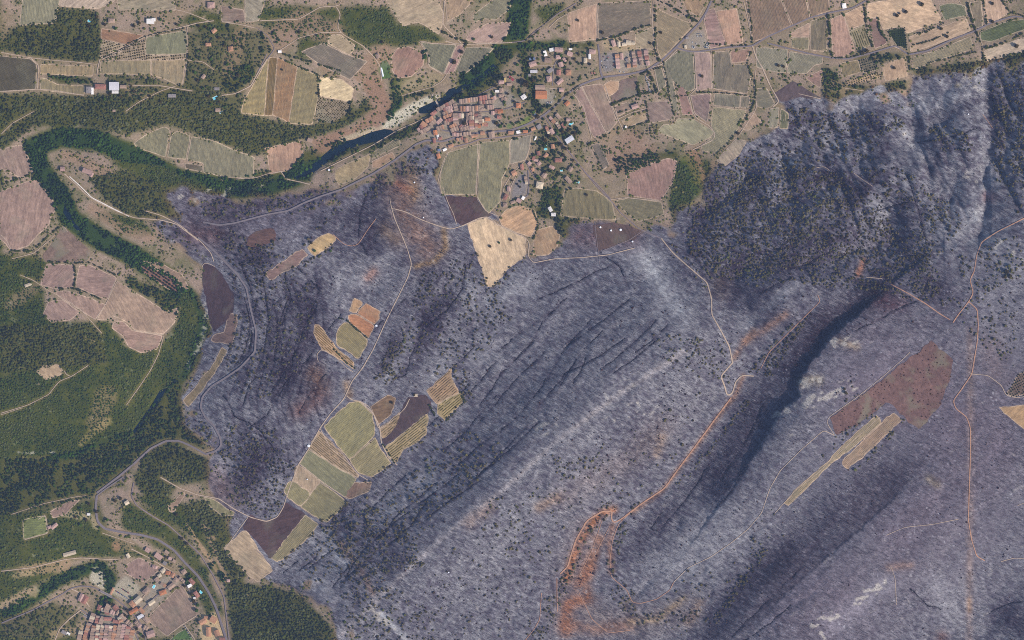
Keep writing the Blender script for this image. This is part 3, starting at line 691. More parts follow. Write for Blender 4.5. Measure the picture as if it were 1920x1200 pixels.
v|104,120,90|-20|2.6|lush green vineyard on the right edge|1839,60 1890,40 1922,36 1922,54 1860,77 1841,75
f|196,176,150|-18|8|pale field above the burnt wood on the right edge|1846,95 1922,70 1922,96 1850,114
f|188,160,130|0|0|tan block with one tree touching the burn|1653,122 1699,107 1702,142 1661,151
v|150,136,104|80|2.2|small olive vineyard beside the dark grove|1577,118 1609,112 1615,134 1581,144
o|112,108,94|75|4|small dark grove block|1613,112 1640,108 1647,129 1621,137
o|176,152,120|-15|4|thin strip of orchard rows on the forest edge|1586,152 1650,136 1652,144 1590,159
v|148,144,122|60|2.6|pale green vineyard below the junction, west part|1419,88 1478,92 1474,136 1441,131 1420,124
v|146,142,120|60|2.6|pale green vineyard below the junction, east part|1482,96 1543,106 1544,118 1530,120 1512,137 1477,136
o|60,78,60|85|4|dense dark green grove square|1665,56 1697,50 1702,92 1681,83
f|154,128,116|0|0|pinkish triangle below the pale green vineyard|1512,145 1543,130 1537,164 1525,156
b|102,94,100|0|0|burnt purple meadow at the edge of the village land|1452,176 1488,152 1540,184 1500,180 1466,190
f|148,144,122|0|0|little green-grey field, left of two at the burn edge|1445,203 1461,201 1458,239 1441,239
v|118,122,98|90|2.2|little green field, right of two at the burn edge|1465,204 1479,212 1477,240 1463,240
o|120,106,98|60|4|dotted orchard on the right edge of the plateau|1880,738 1903,700 1925,692 1925,738 1890,742
f|178,148,112|0|0|tan tongue of field on the right edge of the plateau|1865,762 1925,758 1925,812 1885,780
v|160,144,116|-43|2.6|long tan strip with a thin tail on the plateau|1638,779 1647,790 1600,832 1560,862 1530,890 1475,946 1467,943 1490,915 1535,876 1600,811
v|164,138,116|-43|2.6|shorter orange-tan strip on the plateau|1670,774 1685,785 1655,815 1615,852 1584,877 1574,870 1580,858 1650,790
s|120,100,98|0|0|rust coloured scrub field round the plateau strips|1553,783 1620,735 1690,680 1740,640 1755,655 1778,676 1772,712 1752,765 1716,803 1697,785 1676,765 1660,752 1635,768 1600,795 1566,812
f|152,130,120|0|0|square pink-brown field above the car park|235,1061 258,1047 300,1066 270,1093 233,1076
f|150,132,118|0|0|large pink-brown field with a grid of saplings beside the new houses|339,1097 364,1140 369,1153 312,1193 272,1162
f|96,128,84|0|0|green sports lawn corner at the bottom|318,1201 332,1188 347,1181 362,1201"""

# scattered garden houses and sheds: x y length width angle roof height
HOUSES = """208,38 12 8 0 t 5|281,39 14 9 0 w 6|287,36 6 7 90 w 5|395,9 13 11 0 p 6|401,57 9 7 -40 o 5|390,83 10 6 0 o 5|432,91 9 9 80 o 5|381,143 8 6 -50 t 5|406,166 9 5 0 g 4|408,206 9 6 0 t 5|322,179 14 6 0 g 5|213,207 5 4 0 t 4
187,162 20 9 3 r 6|166,168 12 11 90 g 6|172,170 12 4 90 w 5|213,161 18 15 0 l 8|230,162 12 6 0 t 5|215,172 12 5 0 w 5|708,104 9 7 60 t 5|580,262 9 7 20 t 5|524,96 6 4 0 w 4|162,321 18 8 20 p 6|170,327 8 6 -60 p 5|115,316 8 8 0 p 6
101,987 14 6 -40 p 5|92,989 7 5 -20 p 4|129,1039 24 7 -15 c 5|237,943 8 7 -30 c 5|239,1043 8 6 60 c 5|165,965 6 4 0 w 4|1584,10 9 7 80 w 5|780,741 6 5 0 c 4|51,534 13 5 -20 c 3|1032,392 9 6 60 w 5|1038,402 8 6 0 w 5|1191,199 12 8 -20 p 6
1015,177 21 15 1 O 8|1013,163 18 8 1 t 6|999,119 13 9 -20 p 6|998,109 11 4 -5 B 4|1028,112 13 9 5 t 6|1048,92 15 8 5 p 6|1035,92 6 9 80 w 5|1047,106 9 7 0 p 6|1069,100 10 8 20 p 6|1070,91 6 3 0 w 4|1098,112 9 6 90 c 5|1111,96 12 8 5 p 6
1106,105 9 4 90 w 5|1052,120 9 8 70 p 6|1032,131 11 7 -35 g 6|1048,135 10 8 90 r 6|1066,135 10 10 0 o 6|1030,147 10 9 80 p 6|1050,152 13 7 -40 p 6|1053,168 8 6 0 p 5|1064,193 9 7 -45 O 5|982,181 9 8 -35 w 5|972,197 9 9 0 O 6|1001,133 13 5 0 l 4
940,179 10 6 0 t 5|932,170 7 4 0 w 4|940,168 8 7 80 t 5|955,157 9 5 0 t 5|940,153 10 6 0 p 5|947,149 8 3 85 y 5|993,140 5 4 0 g 4|938,208 10 7 -10 O 6|936,219 8 6 0 r 6|932,207 8 6 0 r 5|958,248 10 6 0 o 5|972,247 7 5 -10 w 5|985,246 9 5 0 O 5
1000,241 8 5 -20 o 5|1011,237 8 8 60 g 5|1033,221 7 5 40 p 5|1038,227 7 6 40 o 5|1047,217 11 6 50 t 5|1066,224 7 5 0 p 5|1057,235 9 5 55 r 5|1035,246 10 7 60 p 6|1068,261 16 9 -33 L 8|1037,274 8 7 80 o 6|1004,259 8 2 -65 w 3
1010,287 8 6 80 r 5|1024,291 9 6 -50 o 5|1005,300 8 4 15 p 4|993,306 6 6 40 p 5|979,313 10 6 80 r 5|964,324 9 9 -30 o 6|999,317 6 5 60 o 4|1011,306 7 6 -40 p 5|1021,328 9 8 -50 t 5|1047,300 13 7 0 r 5|1070,317 9 7 -60 t 5|1066,337 14 7 48 t 6
1012,347 13 12 10 c 7|954,354 9 6 85 p 5|948,369 11 7 -65 r 6|947,384 8 8 0 t 5|962,379 9 5 -20 t 4|973,376 9 7 30 p 6|981,371 6 5 -60 w 5|1151,80 12 7 70 p 6|1161,82 10 5 85 c 6|1171,82 8 6 -10 c 5|1179,79 9 8 10 c 6|1187,80 6 9 85 c 5
816,248 9 7 80 O 6|821,256 8 4 80 w 4|814,263 9 5 80 r 5|825,259 7 5 -20 r 5|874,263 8 6 80 o 5|822,292 9 6 70 O 5|834,280 7 4 -25 w 4|845,273 10 5 -20 o 5|823,281 5 4 0 B 4|922,252 11 11 80 t 6|852,250 8 6 0 r 5|905,249 8 6 0 o 5
914,223 10 6 0 O 6|905,226 6 5 80 c 5|924,211 7 6 90 p 5|908,232 8 6 -10 o 5|896,236 10 6 0 O 5|911,233 6 7 90 r 5|886,253 8 5 0 t 5|794,233 11 10 35 o 5|790,238 9 5 60 r 5|785,243 8 5 60 p 5|800,240 10 5 -20 t 5
184,1141 10 7 -70 r 6|215,1141 9 8 45 r 6|219,1150 10 4 -60 t 5|199,1151 8 5 20 r 5|229,1159 13 8 48 t 6|201,1162 15 6 2 r 6|217,1167 14 6 12 r 6|150,1122 15 8 -65 p 6|157,1126 16 9 -60 r 7|247,1134 12 9 45 o 6|257,1126 15 10 -42 c 7
273,1109 14 9 -45 t 6|249,1147 18 7 -30 O 6|264,1146 12 7 45 o 6|262,1157 12 6 -30 l 5|273,1163 13 8 45 t 5|283,1131 13 7 -35 c 6|281,1190 15 12 -20 p 6|208,1110 13 4 -65 o 5|118,1187 9 6 30 g 5|126,1190 6 5 30 w 4
305,1071 9 7 -40 c 5|314,1075 9 7 10 O 6|323,1079 9 7 -60 o 6|329,1088 8 8 -50 t 6|320,1100 14 8 -38 t 6|304,1112 13 8 -20 O 6|293,1088 8 8 50 t 5|298,1080 7 6 -30 c 5|344,1073 9 8 -35 t 5|359,1091 12 7 45 r 6|355,1099 8 5 -30 w 5
368,1115 12 7 55 r 6|364,1122 4 3 0 w 4|400,1162 12 11 30 o 7|380,1166 13 9 -30 o 7|391,1185 17 9 88 o 7|407,1187 11 9 70 o 7|417,1199 10 7 0 r 7|296,1044 14 9 35 p 6|276,1032 9 8 30 p 5|428,1089 6 5 0 p 4|386,1158 7 5 0 o 6
308,1057 7 6 30 g 5|326,1053 6 5 30 t 4|318,1048 6 5 20 p 4|1286,87 6 4 80 c 4|1289,70 5 4 0 g 4|1174,237 3 3 0 w 3|312,1036 8 5 35 t 4"""
# terraces: start end depth count roof height street
TERRACES = """188,1146 196,1143 6 2 t 7 garden edge above the lower town
205,1148 213,1152 6 2 p 7 lane behind the red hall of the lower town
192,1158 186,1171 6 3 t 7 lane west of the long red roof in the lower town
222,1158 226,1168 6 2 o 7 ramparts lane of the lower town
236,1166 246,1174 6 2 t 7 eastern gate of the lower town
150,1184 146,1202 6 3 t 7 outermost riverside of the lower town
252,1166 262,1176 5 2 p 6 roadside east of the lower town
268,1176 276,1180 6 2 t 6 courtyard beside the sapling field
284,1062 294,1066 5 2 p 5 upper lane above the new houses
300,1094 310,1100 5 2 o 5 inner lane of the new houses
335,1083 345,1092 5 2 t 5 lane along the bypass of the lower town
1024,236 1030,250 5 2 p 5 lane of the eastern villas
1043,228 1050,240 5 2 t 5 back lane of the eastern villas
1002,292 1000,300 5 2 r 5 lane beside the grey bare field
1030,310 1040,316 5 2 p 5 wooded lane south of the villas
985,330 988,345 5 2 t 5 inner side of the curved residential road
856,262 868,258 5 2 t 5 lane under the bypass
884,256 896,253 5 2 o 5 vineyard-side lane under the bypass
1021,94 1024,104 5 2 w 5 short lane of the northern villas
1056,108 1062,114 5 2 p 5 garden lane of the northern villas
940,186 950,184 6 2 t 6 eastern outskirts of the old village
920,186 930,182 6 2 p 6 north-eastern corner of the old village
819,206 851,188 7 6 t 8 riverside terrace beside the bridge
852,193 856,206 7 2 t 7 short lane behind the riverside terrace
853,211 855,230 9 4 t 8 long central row of the old village
861,190 896,185 8 5 t 8 northern edge row of the old village
862,203 889,203 9 4 o 8 row above the straight main street
898,184 918,181 9 2 r 8 pair of big barns at the northern edge
899,192 926,189 6 4 t 7 second row behind the big barns
891,202 901,202 9 1 t 8 block above the straight main street
901,196 905,207 7 2 t 7 short row near the straight main street
913,201 926,200 7 2 t 7 eastern end of the main street
892,212 894,230 6 3 r 8 left long roof east of the square
899,212 901,231 6 3 t 8 right long roof east of the square
877,211 877,228 5 3 t 7 narrow row above the green courtyard
880,213 889,213 8 1 t 7 block facing the main street
880,221 889,220 7 1 t 8 square block below the main street
884,225 885,242 9 3 r 8 long southern row reaching the bypass
859,216 869,216 8 1 r 8 church-like block above the green courtyard
831,206 848,199 6 4 p 7 crowded quarter below the riverside terrace
830,213 848,205 6 4 t 7 second crowded row below the riverside terrace
831,220 850,213 6 4 o 7 third crowded row near the crooked lane
834,227 849,222 6 3 r 7 fourth crowded row near the crooked lane
808,215 818,208 6 2 r 6 riverbank row west of the bridge
798,227 812,220 7 2 o 7 western riverbank row
805,234 817,225 6 3 t 6 middle row of the western quarter
819,231 828,222 6 2 p 6 row at the corner of the western quarter
788,248 801,241 7 2 t 6 row at the far western tip
818,241 832,236 7 3 t 7 row above the bypass on the west side
832,230 842,229 7 2 c 6 pale low block in the middle
843,238 860,230 6 3 o 7 slanting row above the bypass
862,234 868,239 7 1 r 6 red block above the bypass
869,233 877,231 7 1 p 6 pink block above the bypass
845,245 859,239 7 3 t 6 row touching the bypass
863,243 879,238 7 3 t 6 row touching the bypass further east
848,252 866,251 6 3 p 6 row below the bypass
868,251 883,249 6 3 t 6 row below the bypass next to the big tan roof
892,226 893,239 5 2 t 7 narrow row beside the long southern row
1157,100 1160,128 7 4 p 6 first column of the new estate
1166,99 1167,111 5 2 p 5 second column of the new estate
1174,112 1181,109 5 2 g 5 grey middle pair of the new estate
1188,96 1189,107 6 2 p 6 upper third column of the new estate
1199,94 1200,105 7 2 p 6 upper fourth column of the new estate
1211,92 1212,103 7 2 p 6 upper last column of the new estate
1190,108 1191,114 7 1 p 6 middle third column of the new estate
1201,107 1202,112 6 1 p 6 middle fourth column of the new estate
1213,104 1214,111 7 1 r 6 middle last column of the new estate
1190,116 1191,125 7 2 o 6 lower third column of the new estate
1179,118 1180,126 6 2 o 6 lower second column of the new estate
1203,114 1204,121 6 1 o 6 lower fourth column of the new estate
1214,113 1216,121 7 1 r 6 lower last column of the new estate
202,1134 196,1150 7 3 t 8 northern spur of the lower town
166,1170 157,1202 8 5 o 8 riverside column of the lower town
174,1152 168,1168 7 3 t 7 row by the bridge foot of the lower town
183,1156 180,1170 7 3 r 7 row beside the bridge street of the lower town
175,1174 170,1202 7 4 t 8 second column of the lower town
184,1173 180,1202 7 4 c 8 third column of the lower town
192,1174 188,1202 7 4 t 8 fourth column of the lower town
200,1174 196,1202 7 4 p 8 fifth column of the lower town
208,1175 204,1202 6 4 t 8 sixth column of the lower town
216,1174 211,1202 7 4 o 8 seventh column of the lower town
224,1172 219,1202 7 4 t 8 eighth column of the lower town
232,1172 227,1202 7 4 p 8 ninth column of the lower town
240,1176 235,1202 7 3 r 8 tenth column of the lower town
248,1182 243,1202 6 3 o 8 outermost column of the lower town"""
ROOFS = {'t': (176, 146, 124), 'o': (204, 142, 104), 'O': (216, 128, 84), 'r': (182, 118, 104), 'p': (198, 154, 140), 'w': (236, 232, 224),
         'g': (150, 146, 146), 'l': (196, 198, 204), 'L': (206, 212, 222), 'c': (216, 194, 156), 'B': (96, 126, 170), 'y': (208, 176, 92)}
ROOFN = {'t': 'tan', 'o': 'orange-tan', 'O': 'bright orange', 'r': 'red', 'p': 'pinkish', 'w': 'white', 'g': 'grey', 'l': 'pale grey', 'L': 'silvery', 'c': 'cream', 'B': 'blue', 'y': 'yellow'}
POOLS = "166,38 6 4 0|414,210 6 3 -20|403,183 9 5 -25|1023,276 9 5 85|1071,231 8 4 -40|376,1111 6 4 50|287,1101 6 4 -60|1084,341 5 3 20|1053,319 4 3 0|1013,198 3 2 0"
LANDMARKS = """880,215,the old village core|815,190,the long narrow bridge|1015,177,the big orange hall|1068,261,the silvery shed|1012,347,the white courtyard villa|970,350,the curved residential road|1045,130,the northern villas|1185,108,the new terraced estate
1175,80,the white building site|205,165,the walled farm on the left|281,40,the white villa in the pines|400,80,the garden plots among pines|405,190,the green swimming pool|165,320,the red-roofed farm above the river|100,990,the square green vineyard
200,1180,the lower town|300,1100,the new houses by the sapling field|390,1180,the sandy building plots|250,1130,the lower car park|296,1044,the hairpin above the lower town|1310,75,the scrap yard|1245,160,the car depot|880,480,the golden wheat field
1584,10,the top road|780,741,the striped valley vineyards|960,248,the village bypass|1060,230,the eastern villas|1191,199,the brown paddock|708,104,the long white greenhouse|580,262,the river meadow|129,1039,the rocky slope of the lower left|50,534,the fields of the river loop|820,275,the vineyards under the village"""

LONE = """1683,28 7|1688,24 4|1700,21 7|1730,7 8|1862,6 6|1862,40 6|1677,127 6|1766,53 6|1777,68 6|1906,86 8|888,72 5|922,68 6|919,462 5|936,455 4|958,450 5|1317,142 6|1095,230 4|1250,148 4
865,96 7|851,115 9|716,78 5|600,150 4|596,175 6|560,60 5|595,66 5|528,130 4|640,250 5|1084,37 5|1130,60 6|1220,80 5|985,156 13|1000,150 7|870,230 9|1240,60 5|1385,250 6|1100,365 5|970,120 6
1008,330 6|1022,322 6|1040,335 6|1030,300 6|1056,290 6|1075,300 5|1085,310 5|960,338 4|975,350 4|970,345 4|976,340 4|1046,150 5|1020,100 5|1052,103 6|1085,100 5|1077,110 5|1095,98 5|1064,110 5
930,160 6|925,175 5|945,190 6|952,175 5|965,190 5|930,230 7|938,236 7|1000,210 7|1008,218 8|1016,206 6|1030,255 7|1022,262 7|1045,250 6|1055,246 6|1052,270 7|1060,278 7|1066,245 5|1078,250 7
300,36 6|260,42 6|250,48 6|195,45 6|215,52 6|150,40 6|165,48 6|180,30 6|330,45 5|365,35 4|372,48 5|385,50 5|410,70 6|420,85 6|440,75 5|395,110 6|370,95 5|425,120 6|445,140 7|460,125 7
390,180 6|410,190 5|420,200 5|395,195 6|380,165 6|370,150 6|365,135 6|300,190 5|280,180 5|250,170 5|225,180 6|205,175 6|195,185 6|240,150 4|245,160 4|620,470 5|590,470 5|735,755 5|777,740 5
1580,735 6|1578,728 5|1880,510 8|1886,518 7|1877,520 6|1640,110 5|1626,95 8|1618,98 7|1460,122 6|1470,124 5|1780,470 4|950,330 4|250,1095 3|256,1088 3|262,1083 3|242,1100 3|248,1105 3|270,1088 3
340,1010 6|350,1020 6|180,960 6|160,975 6|150,985 6|200,975 6|185,990 5|140,970 5|150,955 6|165,945 6|215,940 6|225,935 6|245,960 5|270,975 5|300,985 5|330,965 6|285,1050 5|310,1045 5|300,1050 5|340,1065 5
355,1080 6|350,1090 6|345,1100 5|358,1115 6|362,1128 7|370,1135 7|368,1145 7|245,1122 5|236,1145 6|225,1148 6|232,1155 6|240,1160 6|262,1190 6|255,1180 6|268,1195 6|197,1128 7|206,1135 6|190,1145 5"""
HEDGES = """7 820,52 850,70 880,78 870,85|6 1120,75 1160,66 1195,52 1222,45|7 1230,12 1230,60 1228,90 1238,115|6 1235,0 1260,10 1290,30 1308,38|5 1410,95 1402,115 1408,135 1417,150 1418,180 1412,200 1390,235 1365,270 1340,290
5 1402,0 1410,40 1412,78|7 1554,28 1558,60 1557,90 1562,105|5 1622,5 1625,40 1630,70 1640,90|6 1648,30 1650,55 1665,75|5 1705,65 1740,58 1770,42|4 1712,84 1750,74 1780,60|6 1815,0 1820,25 1830,55 1842,85 1845,115
4 1845,0 1850,30 1852,45|5 1705,100 1707,130|4 1740,118 1780,108 1830,97|5 1880,0 1895,22 1920,30|6 1850,90 1880,82 1920,62|4 1307,172 1340,172 1370,175 1400,178|4 1290,178 1265,180|4 1245,115 1252,150 1257,185 1265,215
6 1148,195 1170,186 1200,177|5 1170,243 1200,232 1216,228|4 1210,180 1218,228 1220,250|5 1205,250 1235,232|6 1105,270 1125,260 1145,248|4 1115,285 1130,315|5 1290,20 1300,38|6 740,255 770,240|5 1063,355 1052,380 1050,402
5 525,108 560,125 600,140|6 530,100 570,112 640,132|5 137,498 140,515 138,535|6 100,542 135,540 160,548 190,562|6 20,470 60,470 90,440 110,425|6 0,345 30,335 60,325|5 90,490 130,493 165,492 200,508 215,515|4 236,82 268,68 300,60 345,52
4 190,108 240,86 262,72|5 345,60 352,100 350,150|5 595,140 597,180|4 1055,10 1010,55 985,75|6 1085,160 1060,178 1035,205|5 1240,125 1220,130 1200,138|7 1195,155 1200,175 1225,172|8 1215,130 1225,150 1232,170|5 1000,395 1010,420 1000,450
4 1560,108 1600,106 1620,100|5 630,595 650,600 690,635|4 620,648 650,680 665,690|4 714,826 740,868|5 862,735 872,752 836,790|5 805,760 815,778|4 1160,210 1175,205|5 1330,80 1370,84 1400,84|5 1095,0 1075,15|6 735,150 742,190 730,215"""
def resample_(P, step):
    o = [P[0]]
    for k in range(len(P) - 1):
        n = max(1, int(np.hypot(*(P[k + 1] - P[k])) / step))
        for q in range(1, n + 1):
            o.append(P[k] + (P[k + 1] - P[k]) * q / n)
    return np.array(o)


# ------------------------------------------------------------------ height of the land
C = np.array([[float(v) for v in t.split(',')] for t in HEIGHTS.split()])


def tps(Pc, z, lam=0.4):
    n = len(Pc)
    d2 = ((Pc[:, None] - Pc[None]) ** 2).sum(-1)
    K = 0.5 * d2 * np.log(d2 + 1e-9) + lam * 2e3 * np.eye(n)
    Q = np.hstack([np.ones((n, 1)), Pc])
    A = np.vstack([np.hstack([K, Q]), np.hstack([Q.T, np.zeros((3, 3))])])
    return np.linalg.solve(A, np.concatenate([z, np.zeros(3)]))


Pn = C[:, :2] / 100.0
Wt = tps(Pn, C[:, 2], 0.00005)
cgx = np.arange(X0, X1 + 16, 16); cgy = np.arange(Y0, Y1 + 16, 16)
CGX, CGY = np.meshgrid(cgx / 100, cgy / 100)
Hc = np.full(CGX.shape, Wt[-3]) + Wt[-2] * CGX + Wt[-1] * CGY
for k in range(len(Pn)):
    d2 = (CGX - Pn[k, 0]) ** 2 + (CGY - Pn[k, 1]) ** 2
    Hc += Wt[k] * 0.5 * d2 * np.log(d2 + 1e-9)
Hc = np.clip(Hc, -8, 205)
u = (GX - X0) / 16; v = (GY - Y0) / 16
iu = np.minimum(u.astype(int), Hc.shape[1] - 2); iv = np.minimum(v.astype(int), Hc.shape[0] - 2)
fu = u - iu; fv = v - iv
H = ((Hc[iv, iu] * (1 - fu) + Hc[iv, iu + 1] * fu) * (1 - fv) + (Hc[iv + 1, iu] * (1 - fu) + Hc[iv + 1, iu + 1] * fu) * fv).astype(np.float32)
H = blur(H, 5)

Bmask = fill(BURNT)
wx = (fbm(GX, GY, 34, 11) - 0.5) * 40 + (vnoise(GX, GY, 7, 13) - 0.5) * 12; wy = (fbm(GX, GY, 34, 14) - 0.5) * 40 + (vnoise(GX, GY, 7, 15) - 0.5) * 12
Bmask = Bmask[np.clip(((GY + wy - Y0) / GS).astype(int), 0, NY - 1), np.clip(((GX + wx - X0) / GS).astype(int), 0, NX - 1)]
isl = (fbm(GX, GY, 20, 16) > 0.66) & (blur(Bmask, 12) < 0.93)
Bmask = np.where(isl, 0, Bmask).astype(np.float32)
Bm = np.clip(blur(Bmask, 3) + (fbm(GX, GY, 18, 12) - 0.5) * 0.5, 0, 1)
Bs = np.clip((Bm - 0.35) / 0.3, 0, 1)

def grow(P, d):
    n = len(P)
    A = 0.5 * sum(P[k, 0] * P[(k + 1) % n, 1] - P[(k + 1) % n, 0] * P[k, 1] for k in range(n))
    s = -1 if A > 0 else 1
    o = []
    for k in range(n):
        a, b, c = P[k - 1], P[k], P[(k + 1) % n]
        u = (b - a) / (np.hypot(*(b - a)) + 1e-9); v = (c - b) / (np.hypot(*(c - b)) + 1e-9)
        p = np.array([-u[1], u[0]]) * s; q = np.array([-v[1], v[0]]) * s
        h = p + q
        h = h / (np.hypot(*h) + 1e-9)
        o.append(b + h * d / max(0.5, float(np.dot(h, p))))
    return np.array(o)


FL = []
for ln in FIELDS.strip().split('\n'):
    k, c, a, p, d, poly = ln.split('|')
    FL.append((k, tuple(int(x) for x in c.split(',')), float(a), float(p), d, grow(pl(poly), 1.3)))
Fm = np.zeros((NY, NX), np.float32)
for f in FL:
    fill(f[5], Fm)
RL = []
for ln in ROADS.strip().split('\n'):
    k, w, c, *pts = ln.split(' ')
    RL.append((k, float(w), c, pl(' '.join(pts))))
Rm = np.zeros((NY, NX), np.float32)
for k, w, c, P in RL:
    stroke(Rm, 1.0, w / 2 + 2.0, P, hard=True)

# relief of the burnt slopes: strike-parallel strata, rills running down to the left-top, small humps
slopeK = blur(np.clip(Bmask, 0, 1), 8)
flat = 1 - blur(np.maximum(Fm, Rm), 3)
strat = fbm(GX, GY, 34, 21, -48, 6, 3) - 0.5
rill = np.abs(fbm(GX, GY, 11, 31, 33, 5, 2) - 0.5)
hump = fbm(GX, GY, 42, 41, 0, 1, 3) - 0.5
ne = np.clip((GX - 1280) / 200, 0, 1) * np.clip((520 - GY) / 120, 0, 1)
H = H + slopeK * flat * (strat * (7 - 3 * ne) - rill * 3.2 + hump * (5 + 14 * ne))
H -= slopeK * flat * ne * np.clip(0.34 - np.abs(fbm(GX, GY, 42, 58, 66, 4.5, 3) - 0.5) * 2.2, 0, 1) * 34
H -= slopeK * flat * (1 - ne) * np.clip(0.2 - np.abs(fbm(GX, GY, 40, 59, 35, 2.2, 2) - 0.5) * 2.2, 0, 1) * 14 * (1 - 0.7 * np.clip((GX - 1480) / 80, 0, 1))
for dep, wid, P in VALLEYS:
    Pw = resample_(P, 6.0)
    Pw = Pw + np.stack([(vnoise(Pw[:, 0], Pw[:, 1], 22, 55) - .5) * 12, (vnoise(Pw[:, 0], Pw[:, 1], 22, 56) - .5) * 12], 1)
    b = box(Pw[:, 0].min() - 2.5 * wid, Pw[:, 1].min() - 2.5 * wid, Pw[:, 0].max() + 2.5 * wid, Pw[:, 1].max() + 2.5 * wid)
    d = dseg(GX[b], GY[b], Pw)
    H[b] -= dep * np.exp(-d / wid) * slopeK[b]
    d2 = vnoise(GX[b], GY[b], 13, 57, 0, 1.0)
    H[b] -= 5 * np.abs(d2 - 0.5) * np.exp(-(d / wid) ** 2) * slopeK[b] * flat[b]
H += (1 - slopeK) * flat * hump * 5
# scarps
def scarp(P, step, wid):
    global H
    b = box(P[:, 0].min() - 3 * wid, P[:, 1].min() - 3 * wid, P[:, 0].max() + 3 * wid, P[:, 1].max() + 3 * wid)
    x, y = GX[b] + (vnoise(GX[b], GY[b], 9, 775) - .5) * 7, GY[b] + (vnoise(GX[b], GY[b], 9, 776) - .5) * 7
    best = np.full(x.shape, 1e9, np.float32); sgn = np.zeros(x.shape, np.float32)
    for k in range(len(P) - 1):
        ax, ay = P[k]; bx, by = P[k + 1]
        vx, vy = bx - ax, by - ay
        t = np.clip(((x - ax) * vx + (y - ay) * vy) / (vx * vx + vy * vy), 0, 1)
        qx, qy = x - ax - t * vx, y - ay - t * vy
        d = np.hypot(qx, qy)
        s = np.sign(vx * qy - vy * qx)
        m = d < best
        best = np.where(m, d, best); sgn = np.where(m, s, sgn)
    fade = np.ones(x.shape, np.float32)
    e0 = np.hypot(x - P[0, 0], y - P[0, 1]); e1 = np.hypot(x - P[-1, 0], y - P[-1, 1])
    fade = np.clip(e0 / 60, 0, 1) * np.clip(e1 / 130, 0, 1)
    # sgn > 0 : downhill (left-top) side for lines digitised from right-top to left-bottom
    H[b] -= np.where(sgn > 0, step * fade * np.exp(-(best / wid) ** 1.2), 0)


scarp(CLIFF + np.stack([(vnoise(CLIFF[:, 0], CLIFF[:, 1], 20, 5) - .5) * 6] * 2, 1), 26, 60)
scarp(CLIFF2, 2.5, 40)
for P in LEDGES:
    if P.shape[0] < 2:
        continue
    Pd = np.concatenate([np.stack([np.linspace(P[k, 0], P[k + 1, 0], 9)[:-1], np.linspace(P[k, 1], P[k + 1, 1], 9)[:-1]], 1) for k in range(len(P) - 1)] + [P[-1:]])
    Pd = Pd + np.stack([(vnoise(Pd[:, 0], Pd[:, 1], 14, 61) - .5) * 5, (vnoise(Pd[:, 0], Pd[:, 1], 14, 62) - .5) * 5], 1)
    b = box(Pd[:, 0].min() - 8, Pd[:, 1].min() - 8, Pd[:, 0].max() + 8, Pd[:, 1].max() + 8)
    H[b] -= 2.4 * np.exp(-(dseg(GX[b], GY[b], Pd) / 1.9) ** 2) * flat[b] * (0.35 + vnoise(GX[b], GY[b], 18, 63))
bq = box(390, 480, 660, 920)
drq = dseg(GX[bq], GY[bq], pl('370,470 400,520 425,600 405,680 385,740 395,800 420,860 430,920'))
wq = np.clip((GX[bq] - 395) / 40, 0, 1) * np.clip((660 - GX[bq]) / 60, 0, 1) * np.clip((920 - GY[bq]) / 60, 0, 1) * np.clip((GY[bq] - 480) / 40, 0, 1)
tq = (drq + 9 * vnoise(GX[bq], GY[bq], 36, 783) + 3 * vnoise(GX[bq], GY[bq], 11, 784)) % 15.0 - 7.5
H[bq] -= 2.4 * np.exp(-(tq / 1.3) ** 2) * wq * flat[bq] * np.clip((vnoise(GX[bq], GY[bq], 26, 785) - 0.3) * 4, 0, 1)
WL = [pl(s) for s in WATER]
Wm = np.zeros((NY, NX), np.float32)
for P in WL:
    fill(P, Wm)
Wm = blur(Wm, 1)
WZ = [float(np.percentile(samp(H, P[:, 0], P[:, 1]), 20)) - 0.6 for P in WL]
for P, z in zip(WL, WZ):
    m = blur(fill(P), 1)
    H = H * (1 - m) + (z - 3.0) * m
Hs = blur(H, 1)
k = blur(np.maximum(Fm, Rm), 1)
H = H * (1 - k) + blur(H, 3) * k          # smooth ground under fields and roads
Hroad = H.copy()
Hter = H - 0.9 * np.clip(blur(np.maximum(Fm, Rm), 1) * 1.6 - 0.5, 0, 1)


def Hz(px, py):
    return samp(Hroad, px, py)


# ------------------------------------------------------------------ land cover colours (as seen, 0-255), turned into surface colours at the end
def mix(A, c, w):
    w = w[..., None]
    return A * (1 - w) + np.array(c, np.float32) * w


n1 = fbm(GX, GY, 60, 71); n2 = fbm(GX, GY, 16, 81); n3 = vnoise(GX, GY, 5, 91)
Wd = np.zeros((NY, NX), np.float32)          # tree density of living woods
Wk = np.zeros((NY, NX), np.int8)             # kind
KIND = {'scrub': 1, 'pine': 2, 'dense': 3, 'ripa': 4}
for ln in WOODS.strip().split('\n'):
    k, d, *r = ln.split(' ')
    m = np.zeros((NY, NX), np.float32)
    if r[0][0] == '~':
        stroke(m, 1.0, float(r[0][1:]), pl(' '.join(r[1:])), hard=True)
    else:
        fill(pl(' '.join(r)), m)
    up = m > 0
    Wd[up] = np.maximum(Wd[up], float(d)); Wk[up] = KIND[k]
Cd = np.zeros((NY, NX), np.float32)          # scorched but standing crowns
for ln in CHARWOODS.strip().split('\n'):
    d, *r = ln.split(' ')
    m = np.zeros((NY, NX), np.float32)
    if r[0][0] == '~':
        stroke(m, 1.0, float(r[0][1:]), pl(' '.join(r[1:])), hard=True)
    else:
        fill(pl(' '.join(r)), m)
    Cd = np.maximum(Cd, m * float(d))
free = (1 - np.clip(Fm, 0, 1)) * (1 - Rm)
freeV = (1 - (blur(Fm, 1) > 0.93)) * (1 - Rm)     # crowns may overhang field edges

